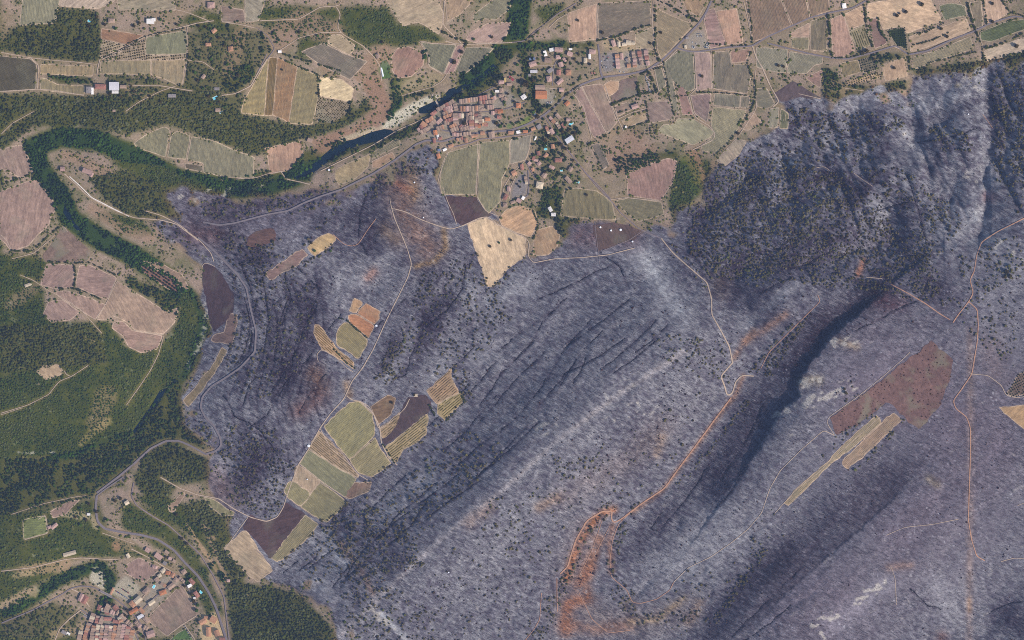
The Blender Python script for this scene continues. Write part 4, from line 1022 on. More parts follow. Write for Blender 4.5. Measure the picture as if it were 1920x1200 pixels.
g = np.zeros((NY, NX, 3), np.float32)
t = np.clip((n1 - 0.3) * 1.6, 0, 1) * 0.6 + n2 * 0.4
g[:] = np.array([158, 138, 128], np.float32)
g = mix(g, (126, 118, 102), np.clip(t * 1.3 - 0.25, 0, 1))
g = mix(g, (104, 110, 86), np.clip((n2 - 0.5) * 3, 0, 1) * 0.6)
wdS = blur(Wd, 2)
g = mix(g, (84, 90, 70), np.clip(wdS * 1.3, 0, 1) * 0.9)
g = mix(g, (122, 116, 96), np.clip((fbm(GX, GY, 24, 92) - 0.56) * 6, 0, 1) * (Wk == 1) * 0.8)
g = mix(g, (58, 84, 54), np.clip(blur((Wk == 4) * 1.0, 2), 0, 1) * 0.8)
g = mix(g, (72, 86, 62), np.clip(blur((Wk == 1) * 1.0, 2), 0, 1) * 0.75 * (0.5 + n2))
for ln in UTINTS.replace('\n', '|').split('|'):
    c, w, r, *pts = ln.split(' ')
    m = np.zeros((NY, NX), np.float32)
    stroke(m, 1.0, float(r) * 1.1, pl(' '.join(pts)))
    m = np.clip((np.clip(m, 0, 1) + (n2 - 0.5) * 0.7 - 0.25) * 2.2, 0, 1)
    g = mix(g, [int(x) for x in c.split(',')], m * float(w))
for s, c in BANKS:
    m = blur(fill(pl(s)), 1)
    g = mix(g, c, np.clip(m * (0.55 + 0.9 * n3), 0, 1))
# villages: paved, dusty ground
vm = np.zeros((NY, NX), np.float32)
for s in ("815,205 850,188 900,180 950,165 985,200 940,205 935,240 880,255 800,262 785,240 800,225", "165,1170 200,1130 250,1180 265,1210 150,1230",
          "1125,100 1150,98 1150,130 1130,135", "1150,100 1215,88 1222,122 1160,135", "240,1130 320,1072 340,1090 262,1165", "372,1160 410,1150 425,1210 380,1215", "1287,60 1320,55 1330,90 1285,92",
          "1008,160 1040,165 1040,195 1010,195", "200,1112 235,1080 262,1105 240,1130", "960,345 985,320 992,325 990,365 955,372"):
    fill(pl(s), vm)
vmS = blur(vm, 1)
g = mix(g, (150, 142, 136), vmS * (0.6 + 0.4 * n3))
g = mix(g, (206, 178, 140), blur(fill(pl("372,1155 410,1145 428,1210 376,1215")), 1) * 0.9)
g = mix(g, (170, 160, 144), blur(fill(pl("200,1112 235,1080 262,1105 240,1130")), 1) * 0.9)
g = mix(g, (128, 124, 132), blur(fill(pl("1126,102 1150,98 1152,130 1132,134")) + fill(pl("955,345 985,318 992,325 990,366 955,374")), 1) * 0.8)

g = g * 0.86 + g.mean(-1, keepdims=True) * 0.14
# burnt ground
burn_shade = np.zeros((NY, NX), np.float32)  # burn tone plus painted slope light and shade
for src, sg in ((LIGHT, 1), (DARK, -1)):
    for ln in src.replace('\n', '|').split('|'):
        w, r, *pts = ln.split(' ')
        stroke(burn_shade, sg * float(w), float(r) * 1.15, pl(' '.join(pts)))
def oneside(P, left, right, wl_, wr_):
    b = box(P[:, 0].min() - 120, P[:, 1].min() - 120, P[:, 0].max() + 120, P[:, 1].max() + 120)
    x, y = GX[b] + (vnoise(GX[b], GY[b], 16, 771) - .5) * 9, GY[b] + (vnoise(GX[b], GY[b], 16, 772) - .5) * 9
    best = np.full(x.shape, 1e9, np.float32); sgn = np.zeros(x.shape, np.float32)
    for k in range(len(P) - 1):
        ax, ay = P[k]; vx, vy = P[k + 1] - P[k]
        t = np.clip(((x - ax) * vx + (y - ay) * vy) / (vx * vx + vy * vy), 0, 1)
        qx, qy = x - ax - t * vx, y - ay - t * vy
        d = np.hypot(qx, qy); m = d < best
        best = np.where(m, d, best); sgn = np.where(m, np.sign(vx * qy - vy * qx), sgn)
    burn_shade[b] += np.where(sgn > 0, left * np.exp(-(best / wl_) ** 1.5), right * np.exp(-(best / wr_) ** 1.5))


for P in LEDGES:
    if len(P) > 1:
        stroke(burn_shade, -0.4, 1.9, P)
dr = dseg(GX[box(390, 480, 660, 920)], GY[box(390, 480, 660, 920)], pl('370,470 400,520 425,600 405,680 385,740 395,800 420,860 430,920'))
bb = box(390, 480, 660, 920)
wt = np.clip((GX[bb] - 395) / 40, 0, 1) * np.clip((660 - GX[bb]) / 60, 0, 1) * np.clip((920 - GY[bb]) / 60, 0, 1) * np.clip((GY[bb] - 480) / 40, 0, 1)
bn = vnoise(dr + 6 * vnoise(GX[bb], GY[bb], 40, 783), GY[bb] * 0.05, 9, 781)
burn_shade[bb] += 0.45 * wt * (bn - 0.5)
tl = (dr + 9 * vnoise(GX[bb], GY[bb], 36, 783) + 3 * vnoise(GX[bb], GY[bb], 11, 784)) % 15.0 - 7.5
TL = np.zeros((NY, NX), np.float32)
TL[bb] = np.exp(-(tl / 1.15) ** 2) * wt * np.clip((vnoise(GX[bb], GY[bb], 26, 785) - 0.3) * 4, 0, 1) * free[bb]
burn_shade -= 0.55 * TL

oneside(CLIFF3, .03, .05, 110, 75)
oneside(CLIFF, -.42, .10, 60, 16)  # paints the shaded north-west face dark and the rim pale
oneside(CLIFF2, -.3, .1, 40, 30)  # painted shade on the second scarp's north-west face
fl1 = fbm(GX, GY, 5, 101, 30, 2.2, 2)       # fine diagonal streaks in the burnt tone
fl2 = fbm(GX, GY, 26, 111, -48, 4, 3)
fl3 = vnoise(GX, GY, 3.3, 121, 28, 1.9)
plat = np.zeros((NY, NX), np.float32)
for P_, r_ in ((pl('1620,720 1800,780 1850,650'), 130), (pl('1560,1120 1700,1040 1850,1000'), 110), (pl('1480,940 1560,860'), 40)):
    stroke(plat, 1.0, r_, P_)
plat = np.clip(plat, 0, 1)
con = 1 - 0.5 * plat + 0.25 * ne
tv = 0.49 - 0.04 * plat + (0.40 - 0.04 * ne) * burn_shade + con * (0.10 * (n1 - 0.5) + 0.16 * (fl1 - 0.5) + 0.15 * (fl2 - 0.5) + 0.40 * (fl3 - 0.5) + 0.14 * (n2 - 0.5)) - 0.06 * blur(np.clip(Cd, 0, 1), 2)
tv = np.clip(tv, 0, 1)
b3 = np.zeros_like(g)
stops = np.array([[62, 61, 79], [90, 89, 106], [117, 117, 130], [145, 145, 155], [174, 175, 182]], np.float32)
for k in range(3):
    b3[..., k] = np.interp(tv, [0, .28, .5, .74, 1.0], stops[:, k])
for ln in TINTS.replace('\n', '|').split('|'):
    c, w, r, *pts = ln.split(' ')
    m = np.zeros((NY, NX), np.float32)
    stroke(m, 1.0, float(r), pl(' '.join(pts)))
    rr = float(r)
    m = np.clip(m, 0, 1) * (np.clip(0.2 + 1.6 * n2 * (0.6 + 0.8 * fl3), 0, 1) if rr < 40 else (0.4 + 0.9 * n1))
    cc = np.array([int(x) for x in c.split(',')], np.float32)
    lum = (0.55 + 0.9 * tv)[..., None] if rr >= 12 else (0.75 + 0.5 * fl3)[..., None]
    m = np.clip(m * float(w) * 1.15, 0, 1)[..., None]
    b3 = b3 * (1 - m) + cc * np.clip(lum, .4, 1.25) * m
rk = np.zeros((NY, NX), np.float32)
for ln in ROCK.replace('\n', '|').split('|'):
    w, r, *pts = ln.split(' ')
    stroke(rk, float(w), float(r) * 1.3, pl(' '.join(pts)))
rk = np.clip((np.clip(rk, 0, 1) * 0.75 + (vnoise(GX, GY, 5, 131, -30, 1.8) - 0.5) * 1.1 - 0.42) * 4, 0, 1)
b3 = mix(b3, (186, 180, 176), rk * 0.8)
speck = (vnoise(GX, GY, 3.1, 141) > 0.90) * vnoise(GX, GY, 30, 142)
b3 = mix(b3, (190, 190, 200), speck * 0.6)
sg = np.clip(blur(Bs, 3) * 2.2, 0, 1) * (1 - Bs)
g = mix(g, (126, 108, 98), sg * 0.5)
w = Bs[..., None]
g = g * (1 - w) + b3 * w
g = mix(g, (196, 190, 180), rk * 0.7 * (1 - Bs))
# under field edges and beside tracks the ground is trampled and pale
g = mix(g, (150, 132, 112), (1 - Bs) * 0.55 * np.clip(blur(np.maximum(Fm, Rm), 1), 0, 1))
a3 = np.zeros_like(g)
for k in range(3):
    c = np.clip(g[..., k], 0, 255) / 255
    a3[..., k] = (np.where(c < 0.04045, c / 12.92, ((c + 0.055) / 1.055) ** 2.4) - VEIL[k]) / LIT[k]
a3 = np.clip(a3, 0.006, 0.8)

# ------------------------------------------------------------------ materials
def newmat(name, rough=0.9, spec=0.15):
    m = bpy.data.materials.new(name)
    m.use_nodes = True
    nt = m.node_tree
    b = nt.nodes['Principled BSDF']
    b.inputs['Roughness'].default_value = rough
    b.inputs['Specular IOR Level'].default_value = spec
    return m, nt, b


def nd(nt, t, **kw):
    n = nt.nodes.new(t)
    for k, v in kw.items():
        setattr(n, k, v)
    return n


def val(nt, op, a, b=None, c=None):
    n = nd(nt, 'ShaderNodeMath', operation=op)
    for i, x in enumerate((a, b, c)):
        if x is None:
            continue
        if isinstance(x, (int, float)):
            n.inputs[i].default_value = x
        else:
            nt.links.new(x, n.inputs[i])
    return n.outputs[0]


def noise(nt, vec, scale, detail=2.0, rough=0.5):
    n = nd(nt, 'ShaderNodeTexNoise')
    n.inputs['Scale'].default_value = scale
    n.inputs['Detail'].default_value = detail
    n.inputs['Roughness'].default_value = rough
    nt.links.new(vec, n.inputs['Vector'])
    return n.outputs['Fac']


def mapped(nt, vec, rot=0.0, sc_=(1, 1, 1)):
    n = nd(nt, 'ShaderNodeMapping')
    n.inputs['Rotation'].default_value = (0, 0, rot)
    n.inputs['Scale'].default_value = sc_
    nt.links.new(vec, n.inputs['Vector'])
    return n.outputs[0]


def mulcol(nt, c, f):
    n = nd(nt, 'ShaderNodeVectorMath', operation='SCALE')
    nt.links.new(c, n.inputs[0])
    nt.links.new(f, n.inputs['Scale'])
    return n.outputs[0]


def mixcol(nt, f, a, b):
    n = nd(nt, 'ShaderNodeMix', data_type='RGBA')
    for s, x in ((0, f), (6, a), (7, b)):
        if isinstance(x, (float, int)):
            n.inputs[s].default_value = x
        elif isinstance(x, (tuple, list, np.ndarray)):
            n.inputs[s].default_value = (*[float(q) for q in x[:3]], 1)
        else:
            nt.links.new(x, n.inputs[s])
    return n.outputs[2]


def ramp(nt, f, lo, hi, a=0.0, b=1.0):
    n = nd(nt, 'ShaderNodeMapRange')
    nt.links.new(f, n.inputs[0])
    for i, x in enumerate((lo, hi, a, b)):
        n.inputs[i + 1].default_value = x
    return n.outputs[0]


def mat_land():
    m, nt, b = newmat('land', 0.95, 0.1)
    at = nd(nt, 'ShaderNodeAttribute', attribute_name='cover')
    bu = nd(nt, 'ShaderNodeAttribute', attribute_name='burn')
    pos = nd(nt, 'ShaderNodeNewGeometry').outputs['Position']
    # mapping angle: streaks run from right-low to left-high in plan
    st = mapped(nt, pos, math.radians(30), (0.40, 1.0, 1.0))
    f1 = noise(nt, st, 0.22, 3.0, 0.62)
    f2 = noise(nt, pos, 0.30, 3.0, 0.65)
    f3 = noise(nt, pos, 0.7, 1.0)
    va = ramp(nt, f1, 0.3, 0.7, 0.72, 1.28)
    vb = ramp(nt, f2, 0.3, 0.7, 0.70, 1.34)
    k = val(nt, 'MULTIPLY', vb, ramp(nt, f3, 0.3, 0.7, 0.9, 1.1))
    kb = val(nt, 'MULTIPLY', k, va)
    mx = nd(nt, 'ShaderNodeMix', data_type='FLOAT')
    nt.links.new(bu.outputs['Fac'], mx.inputs[0]); nt.links.new(k, mx.inputs[2]); nt.links.new(kb, mx.inputs[3])
    c = mulcol(nt, at.outputs['Color'], mx.outputs[0])
    fl = noise(nt, mapped(nt, pos, math.radians(28), (0.45, 1.0, 1.0)), 0.46, 2.0, 0.5)
    fk = val(nt, 'MULTIPLY', ramp(nt, fl, 0.66, 0.74), bu.outputs['Fac'])
    c = mixcol(nt, val(nt, 'MULTIPLY', fk, 0.45), c, (0.34, 0.34, 0.38))
    dk = noise(nt, mapped(nt, pos, math.radians(36), (0.5, 1.0, 1.0)), 0.42, 2.0, 0.5)
    dk = val(nt, 'MULTIPLY', ramp(nt, dk, 0.62, 0.72), bu.outputs['Fac'])
    c = mixcol(nt, val(nt, 'MULTIPLY', dk, 0.5), c, (0.03, 0.028, 0.035))
    nt.links.new(c, b.inputs['Base Color'])
    bp = nd(nt, 'ShaderNodeBump')
    bp.inputs['Strength'].default_value = 0.5
    bp.inputs['Distance'].default_value = 1.6
    nt.links.new(val(nt, 'ADD', f2, val(nt, 'MULTIPLY', f1, bu.outputs['Fac'])), bp.inputs['Height'])
    nt.links.new(bp.outputs[0], b.inputs['Normal'])
    return m


def mat_field(name, grow=0.0, streak=0.5):
    """colour comes from the object; faint drilling streaks follow the object's row direction"""
    m, nt, b = newmat(name, 0.95, 0.1)
    ob = nd(nt, 'ShaderNodeObjectInfo')
    rd = nd(nt, 'ShaderNodeAttribute', attribute_type='OBJECT', attribute_name='row_dir')
    pos = nd(nt, 'ShaderNodeNewGeometry').outputs['Position']
    rot = nd(nt, 'ShaderNodeVectorRotate', rotation_type='Z_AXIS')
    nt.links.new(pos, rot.inputs['Vector']); nt.links.new(rd.outputs['Fac'], rot.inputs['Angle'])
    s1 = noise(nt, mapped(nt, rot.outputs[0], 0, (0.02, 0.16, 0.16)), 1.0, 2.0, 0.6)
    s2 = noise(nt, mapped(nt, rot.outputs[0], 0, (0.10, 0.55, 0.55)), 1.0, 1.0, 0.5)
    big = noise(nt, pos, 0.012, 3.0, 0.6)
    med = noise(nt, pos, 0.07, 3.0, 0.6)
    k = val(nt, 'MULTIPLY', ramp(nt, s1, 0.3, 0.7, 1 - 0.22 * streak, 1 + 0.22 * streak), ramp(nt, s2, 0.3, 0.7, 1 - 0.16 * streak, 1 + 0.16 * streak))
    k = val(nt, 'MULTIPLY', k, ramp(nt, big, 0.35, 0.65, 0.86, 1.12))
    k = val(nt, 'MULTIPLY', k, ramp(nt, med, 0.3, 0.7, 0.86 - 0.12 * grow, 1.12 + 0.12 * grow))
    k = val(nt, 'MULTIPLY', k, ramp(nt, noise(nt, pos, 0.3, 3.0, 0.6), 0.3, 0.7, 0.90 - 0.15 * grow, 1.10 + 0.15 * grow))
    c = mulcol(nt, ob.outputs['Color'], k)
    g2 = ramp(nt, noise(nt, pos, 0.02, 2.0), 0.52, 0.68, 0.0, 0.45)
    c = mixcol(nt, val(nt, 'MULTIPLY', g2, grow + 0.25), c, (0.19, 0.18, 0.11))
    nt.links.new(c, b.inputs['Base Color'])
    return m


def mat_plain(name, c, var=0.25, sc_=0.5, rough=0.9, spec=0.15):
    m, nt, b = newmat(name, rough, spec)
    pos = nd(nt, 'ShaderNodeNewGeometry').outputs['Position']
    k = ramp(nt, noise(nt, pos, sc_, 3.0, 0.6), 0.3, 0.7, 1 - var, 1 + var)
    rgb = nd(nt, 'ShaderNodeRGB')
    rgb.outputs[0].default_value = (*[float(x) for x in c], 1)
    nt.links.new(mulcol(nt, rgb.outputs[0], k), b.inputs['Base Color'])
    return m


def mat_leaf(name, inst=True):
    m, nt, b = newmat(name, 0.85, 0.12)
    if inst:
        at = nd(nt, 'ShaderNodeAttribute', attribute_type='INSTANCER', attribute_name='tint').outputs['Color']
    else:
        at = nd(nt, 'ShaderNodeObjectInfo').outputs['Color']
    pos = nd(nt, 'ShaderNodeNewGeometry').outputs['Position']
    k = ramp(nt, noise(nt, pos, 0.9, 2.0, 0.6), 0.3, 0.7, 0.6, 1.45)
    nt.links.new(mulcol(nt, at, k), b.inputs['Base Color'])
    return m


M_LAND = mat_land()
M_FIELD = mat_field('tilled_soil', 0.25, 1.0)
M_GROUND = mat_field('rough_grass', 0.9, 0.5)
M_VINE = mat_leaf('vine_leaves', False)
M_LEAF = mat_leaf('tree_leaves', True)
M_TREE = mat_leaf('garden_leaves', False)
M_BARK = mat_plain('bark', (0.10, 0.075, 0.055))
M_CHAR = mat_leaf('charred_wood', True)
RC = {'a': (124, 121, 127), 'p': (184, 166, 146), 'w': (222, 216, 206), 'g': (134, 126, 130), 'o': (182, 142, 118)}
M_ROAD = {k: mat_plain({'a': 'asphalt', 'p': 'pale_track_dust', 'w': 'white_gravel', 'g': 'grey_track_gravel', 'o': 'orange_track_dust'}[k], alb(c), 0.14 if k == 'a' else 0.22, 0.25) for k, c in RC.items()}
M_ROOF = {k: None for k in ROOFS}
for k, c in ROOFS.items():
    m, nt, b = newmat('roof_tiles_' + ROOFN[k].replace(' ', '_').replace('-', '_'), 0.85, 0.15)
    pos = nd(nt, 'ShaderNodeNewGeometry').outputs['Position']
    rnd = nd(nt, 'ShaderNodeObjectInfo').outputs['Random']
    f = val(nt, 'MULTIPLY', ramp(nt, noise(nt, pos, 0.6, 3.0, 0.65), 0.3, 0.7, 0.72, 1.25), ramp(nt, rnd, 0, 1, 0.82, 1.15))
    a = alb(tuple(x * 0.68 + sum(c) / 3 * 0.32 - 6 for x in c))
    rgb = nd(nt, 'ShaderNodeRGB'); rgb.outputs[0].default_value = (*[float(x) for x in a], 1)
    nt.links.new(mulcol(nt, rgb.outputs[0], f), b.inputs['Base Color'])
    M_ROOF[k] = m
M_WALL = mat_plain('lime_render', (0.62, 0.54, 0.44), 0.15, 0.6)
M_WALL2 = mat_plain('white_render', (0.76, 0.73, 0.68), 0.10, 0.6)
M_STONE = mat_plain('pale_stone', (0.50, 0.46, 0.40), 0.2, 0.5)
M_WATER, _nt, _b = newmat('river_water', 0.18, 0.22)
_b.inputs['Base Color'].default_value = (0.004, 0.012, 0.018, 1)
M_POOL = mat_plain('pool_water', (0.16, 0.55, 0.62), 0.1, 1.0, 0.1, 0.5)
M_GLASS = mat_plain('dark_window_glass', (0.02, 0.025, 0.03), 0.1, 1.0, 0.1, 0.5)


# ------------------------------------------------------------------ object helpers
def meshobj(name, V, F, mat, parent=None, smooth=False, **props):
    me = bpy.data.meshes.new(name)
    me.from_pydata([tuple(map(float, v)) for v in V], [], [tuple(int(i) for i in f) for f in F])
    if mat is not None:
        for mm in (mat if isinstance(mat, (list, tuple)) else [mat]):
            me.materials.append(mm)
    if smooth:
        me.polygons.foreach_set('use_smooth', [True] * len(me.polygons))
    o = bpy.data.objects.new(name, me)
    col.objects.link(o)
    if parent is not None:
        o.parent = parent
    for k_, v_ in props.items():
        o[k_] = v_
    return o


def empty(name, loc, rz=0.0, **props):
    o = bpy.data.objects.new(name, None)
    col.objects.link(o)
    o.location = loc
    o.rotation_euler = (0, 0, rz)
    for k_, v_ in props.items():
        o[k_] = v_
    return o


def gridmesh(name, xs, ys, Z, mat):
    nx, ny = len(xs), len(ys)
    V = np.zeros((ny, nx, 3), np.float32)
    V[..., 0] = (xs[None] - CX) * S
    V[..., 1] = (CY - ys[:, None]) * S
    V[..., 2] = Z
    me = bpy.data.meshes.new(name)
    me.vertices.add(nx * ny)
    me.vertices.foreach_set('co', V.ravel())
    i, j = np.meshgrid(np.arange(nx - 1), np.arange(ny - 1))
    a = (j * nx + i).ravel()
    Q = np.stack([a, a + nx, a + nx + 1, a + 1], 1).astype(np.int32)
    me.loops.add(Q.size)
    me.loops.foreach_set('vertex_index', Q.ravel())
    me.polygons.add(len(Q))
    me.polygons.foreach_set('loop_start', np.arange(0, Q.size, 4, dtype=np.int32))
    me.polygons.foreach_set('use_smooth', np.ones(len(Q), bool))
    me.update()
    me.materials.append(mat)
    o = bpy.data.objects.new(name, me)
    col.objects.link(o)
    return o


# ------------------------------------------------------------------ the land, one sheet to the horizon
ext = np.cumsum([12, 30, 60, 120, 240, 480, 960, 1900, 3800, 7600])
xs = np.concatenate([X0 - ext[::-1], gx, X1 + ext]); ys = np.concatenate([Y0 - ext[::-1], gy, Y1 + ext])
ix = np.clip(((xs - X0) / GS).round().astype(int), 0, NX - 1); iy = np.clip(((ys - Y0) / GS).round().astype(int), 0, NY - 1)
Zt = Hter[np.ix_(iy, ix)].copy()
out = np.maximum(np.maximum(X0 - xs, xs - X1), 0)[None] + np.maximum(np.maximum(Y0 - ys, ys - Y1), 0)[:, None]
XX, YY = np.meshgrid(xs, ys)
wo_ = np.clip(out / 100, 0, 1)
Zt = Zt * (1 - wo_) + blur(Hter, 30)[np.ix_(iy, ix)] * wo_
Zt = Zt * np.exp(-out / 2500) + (out > 0) * np.minimum(out / 8, 1) * (fbm(XX, YY, 1500, 201) * 220 + fbm(XX, YY, 400, 205) * 60 - 90) * (1 - np.exp(-out / 1500))
land = gridmesh('ground', xs, ys, Zt, M_LAND)
land['kind'] = 'structure'
ca = land.data.color_attributes.new('cover', 'FLOAT_COLOR', 'POINT')
far = np.ones((len(ys), len(xs), 4), np.float32)
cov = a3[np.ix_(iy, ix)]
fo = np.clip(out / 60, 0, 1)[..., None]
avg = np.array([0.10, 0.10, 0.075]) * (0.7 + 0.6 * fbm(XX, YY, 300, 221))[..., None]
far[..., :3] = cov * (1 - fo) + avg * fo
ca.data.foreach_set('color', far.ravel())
ba = land.data.attributes.new('burn', 'FLOAT', 'POINT')
ba.data.foreach_set('value', (Bs[np.ix_(iy, ix)] * (1 - fo[..., 0])).astype(np.float32).ravel())

# ------------------------------------------------------------------ water, roads
for P, z in zip(WL, WZ):
    x, y = PX(P[:, 0], P[:, 1])
    vs = [Vector((a_, b_)) for a_, b_ in zip(x, y)]
    r = delaunay_2d_cdt(vs, [], [list(range(len(vs)))], 1, 1e-4)
    meshobj('river', [(v_.x, v_.y, z) for v_ in r[0]], r[2], M_WATER, kind='structure')


def resample(P, step):
    out_ = [P[0]]
    for k in range(len(P) - 1):
        n = max(1, int(np.hypot(*(P[k + 1] - P[k])) / step))
        for q in range(1, n + 1):
            out_.append(P[k] + (P[k + 1] - P[k]) * q / n)
    return np.array(out_)


def smoothline(P, step=3.0):
    P = resample(P, step)
    for _ in range(3 if len(P) > 4 else 0):
        P[1:-1] = (P[:-2] + 2 * P[1:-1] + P[2:]) / 4
    return P


for n_, (kind, w, c, P) in enumerate(RL):
    Q = smoothline(P, 3.0)
    T = np.gradient(Q, axis=0)
    T /= np.hypot(T[:, 0], T[:, 1])[:, None] + 1e-9
    N = np.stack([-T[:, 1], T[:, 0]], 1)
    jit = 1 + (vnoise(Q[:, 0], Q[:, 1], 7, 301 + n_) - 0.5) * (0.1 if c == 'a' else 0.5)
    ww = (w * 0.5 * (0.68 if c == 'a' else 0.55) * jit)[:, None]
    L, Rr = Q - N * ww, Q + N * ww
    V = []
    for A in (L, Q, Rr):
        x, y = PX(A[:, 0], A[:, 1])
        V.append(np.stack([x, y, Hz(A[:, 0], A[:, 1])], 1))
    zz = np.maximum(np.maximum(V[0][:, 2], V[1][:, 2]), V[2][:, 2]) + 0.75 + 0.012 * (n_ % 25)
    V[0][:, 2] = V[2][:, 2] = zz; V[1][:, 2] = zz + 0.03
    m = len(Q)
    VV = np.concatenate(V)
    F = []
    for k in range(m - 1):
        F += [(k, k + m, k + m + 1, k + 1), (k + m, k + 2 * m, k + 2 * m + 1, k + m + 1)]
    nm = 'road' if kind == 'road' else 'dirt_track'
    meshobj(nm, VV, F, M_ROAD[c], smooth=True, kind='structure')


# ------------------------------------------------------------------ fields
def inset(P, d):
    n = len(P)
    A = 0.5 * sum(P[k, 0] * P[(k + 1) % n, 1] - P[(k + 1) % n, 0] * P[k, 1] for k in range(n))
    s = 1 if A > 0 else -1
    o = []
    for k in range(n):
        a, b, c = P[k - 1], P[k], P[(k + 1) % n]
        u1 = (b - a) / (np.hypot(*(b - a)) + 1e-9); u2 = (c - b) / (np.hypot(*(c - b)) + 1e-9)
        n1_ = np.array([-u1[1], u1[0]]) * s; n2_ = np.array([-u2[1], u2[0]]) * s
        h = n1_ + n2_
        L = np.hypot(*h)
        h = h / (L + 1e-9)
        o.append(b + h * d / max(0.5, float(np.dot(h, n1_))))
    return np.array(o)


def roundpoly(P, rag=1.0):
    """resample the outline and ease its corners a little, with small irregularities"""
    Q = resample(np.vstack([P, P[:1]]), 5.0)[:-1]
    for _ in range(1):
        Q = (np.roll(Q, 1, 0) + 5 * Q + np.roll(Q, -1, 0)) / 7
    j = np.stack([(vnoise(Q[:, 0], Q[:, 1], 9, 401) - .5) * 1.3 * rag, (vnoise(Q[:, 0], Q[:, 1], 9, 402) - .5) * 1.3 * rag], 1)
    if rag > 1:
        j = j + np.stack([(vnoise(Q[:, 0], Q[:, 1], 4.5, 403) - .5), (vnoise(Q[:, 0], Q[:, 1], 4.5, 404) - .5)], 1) * 0.9 * rag
    return Q + j


def drape(Q, dz, step=9.0):
    b0, b1 = Q.min(0), Q.max(0)
    X, Y = np.meshgrid(np.arange(b0[0] + 3, b1[0], step), np.arange(b0[1] + 3, b1[1], step))
    I = np.stack([X.ravel(), Y.ravel()], 1)
    if len(I):
        I = I[inside(I[:, 0], I[:, 1], Q)]
        d = dseg(I[:, 0], I[:, 1], np.vstack([Q, Q[:1]])) if len(I) else []
        I = I[np.asarray(d) > 2.5] if len(I) else I
    A = np.vstack([Q, I]) if len(I) else Q
    x, y = PX(A[:, 0], A[:, 1])
    vs = [Vector((a_, b_)) for a_, b_ in zip(x, y)]
    r = delaunay_2d_cdt(vs, [], [list(range(len(Q)))], 1, 1e-3)
    xy = np.array([(v_.x, v_.y) for v_ in r[0]])
    z = Hz(xy[:, 0] / S + CX, CY - xy[:, 1] / S) + dz
    return np.column_stack([xy, z]), r[2]


def rowmesh(P, ang, pitch, wid, hgt, rs, gap=0.1):
    a = math.radians(ang)
    d = np.array([math.cos(a), math.sin(a)]); n = np.array([-d[1], d[0]])
    s = P @ n; t0, t1 = (P @ d).min(), (P @ d).max()
    V, F = [], []
    for off in np.arange(s.min() + pitch * 0.6, s.max(), pitch):
        tt = np.arange(t0, t1 + 4, 4.5)
        pts = tt[:, None] * d + off * n
        ok = inside(pts[:, 0], pts[:, 1], P)
        if ok.sum() < 2:
            continue
        x, y = PX(pts[:, 0], pts[:, 1]); z = Hz(pts[:, 0], pts[:, 1]) + 0.25
        nx_, ny_ = n[0], -n[1]
        hh = hgt * (0.6 + 0.8 * rs.rand(len(tt)))
        wv = wid * (0.7 + 0.6 * rs.rand(len(tt)))
        for k in range(len(tt) - 1):
            if not (ok[k] and ok[k + 1]) or rs.rand() < gap:
                continue
            b = len(V)
            for q in (k, k + 1):
                V += [(x[q] - nx_ * wv[q], y[q] - ny_ * wv[q], z[q]), (x[q], y[q], z[q] + hh[q]), (x[q] + nx_ * wv[q], y[q] + ny_ * wv[q], z[q])]
            F += [(b, b + 1, b + 4, b + 3), (b + 1, b + 2, b + 5, b + 4)]
    return V, F


ORCH = []
BsB = blur(Bs, 6)
CATS = {'v': ('vineyard', 'vineyard'), 'f': ('field', 'field'), 'b': ('bare_plot', 'field'), 'o': ('orchard', 'orchard'), 's': ('meadow', 'meadow')}
for n_, (k, c, ang, pitch, desc, P) in enumerate(FL):
    nm, cat = CATS[k]
    rs = np.random.RandomState(500 + n_)
    inb = float(samp(Bs, *P.mean(0))) > 0.5 or float(samp(BsB, *P.mean(0))) > 0.6
    Q = roundpoly(P, 4.0 if 'rust' in desc else (2.3 if inb else 1.0))
    charred = sum(c) < 330 and c[2] >= c[1] and k == "b"
    border = tuple(min(235, x * 0.3 + y * 0.7) for x, y in zip(c, (194, 172, 148))) if not charred else c
    V, F = drape(Q, 0.30)
    f = meshobj(nm, V, F, M_FIELD if k in 'fbvo' else M_GROUND, smooth=True, label=desc, category=cat)
    f['row_dir'] = math.radians(-ang if ang else rs.uniform(0, 180)) * -1.0
    rd = f['row_dir']
    f.color = (*[float(x) for x in alb(border)], 1)
    Qi = inset(Q, 1.8)
    if len(P) > 2 and k != 's':
        area_ok = (Qi.max(0) - Qi.min(0)).min() > 4
        if area_ok:
            V, F = drape(Qi, 0.52)
            pc = meshobj('planted_soil' if k in 'vo' else 'tilled_soil', V, F, M_FIELD, f, smooth=True)
            pc['row_dir'] = rd
            fine = k == 'v' and pitch < 3.3
            soil = tuple(x * 0.55 + y * 0.45 for x, y in zip(c, (178, 154, 128))) if (k == 'v' and not fine) else (tuple(x - 2 for x in c) if fine else c)
            pc.color = (*[float(x) for x in (albr(soil) if fine or charred else alb(soil))], 1)
            if k == 'v':
                V, F = rowmesh(Qi, ang, pitch if pitch else 2.0, 0.95 if pitch < 3.3 else 1.5, 0.9 if pitch < 3.3 else 1.4, rs, 0.12)
                if V:
                    vr = meshobj('vine_rows', V, F, M_VINE, f, kind='stuff')
                    mc = sum(c) / 3
                    gr = alb(tuple(max(40, x * 0.6 + mc * 0.4 - (8 if fine else 26) + (4 if i == 1 else 0)) for i, x in enumerate(c)))
                    vr.color = (*[float(x) for x in gr], 1)
    else:
        f.color = (*[float(x) for x in alb(c)], 1)
    if k == 'o' or (k == 's' and pitch > 0):
        ORCH.append((Q, ang, pitch, c))

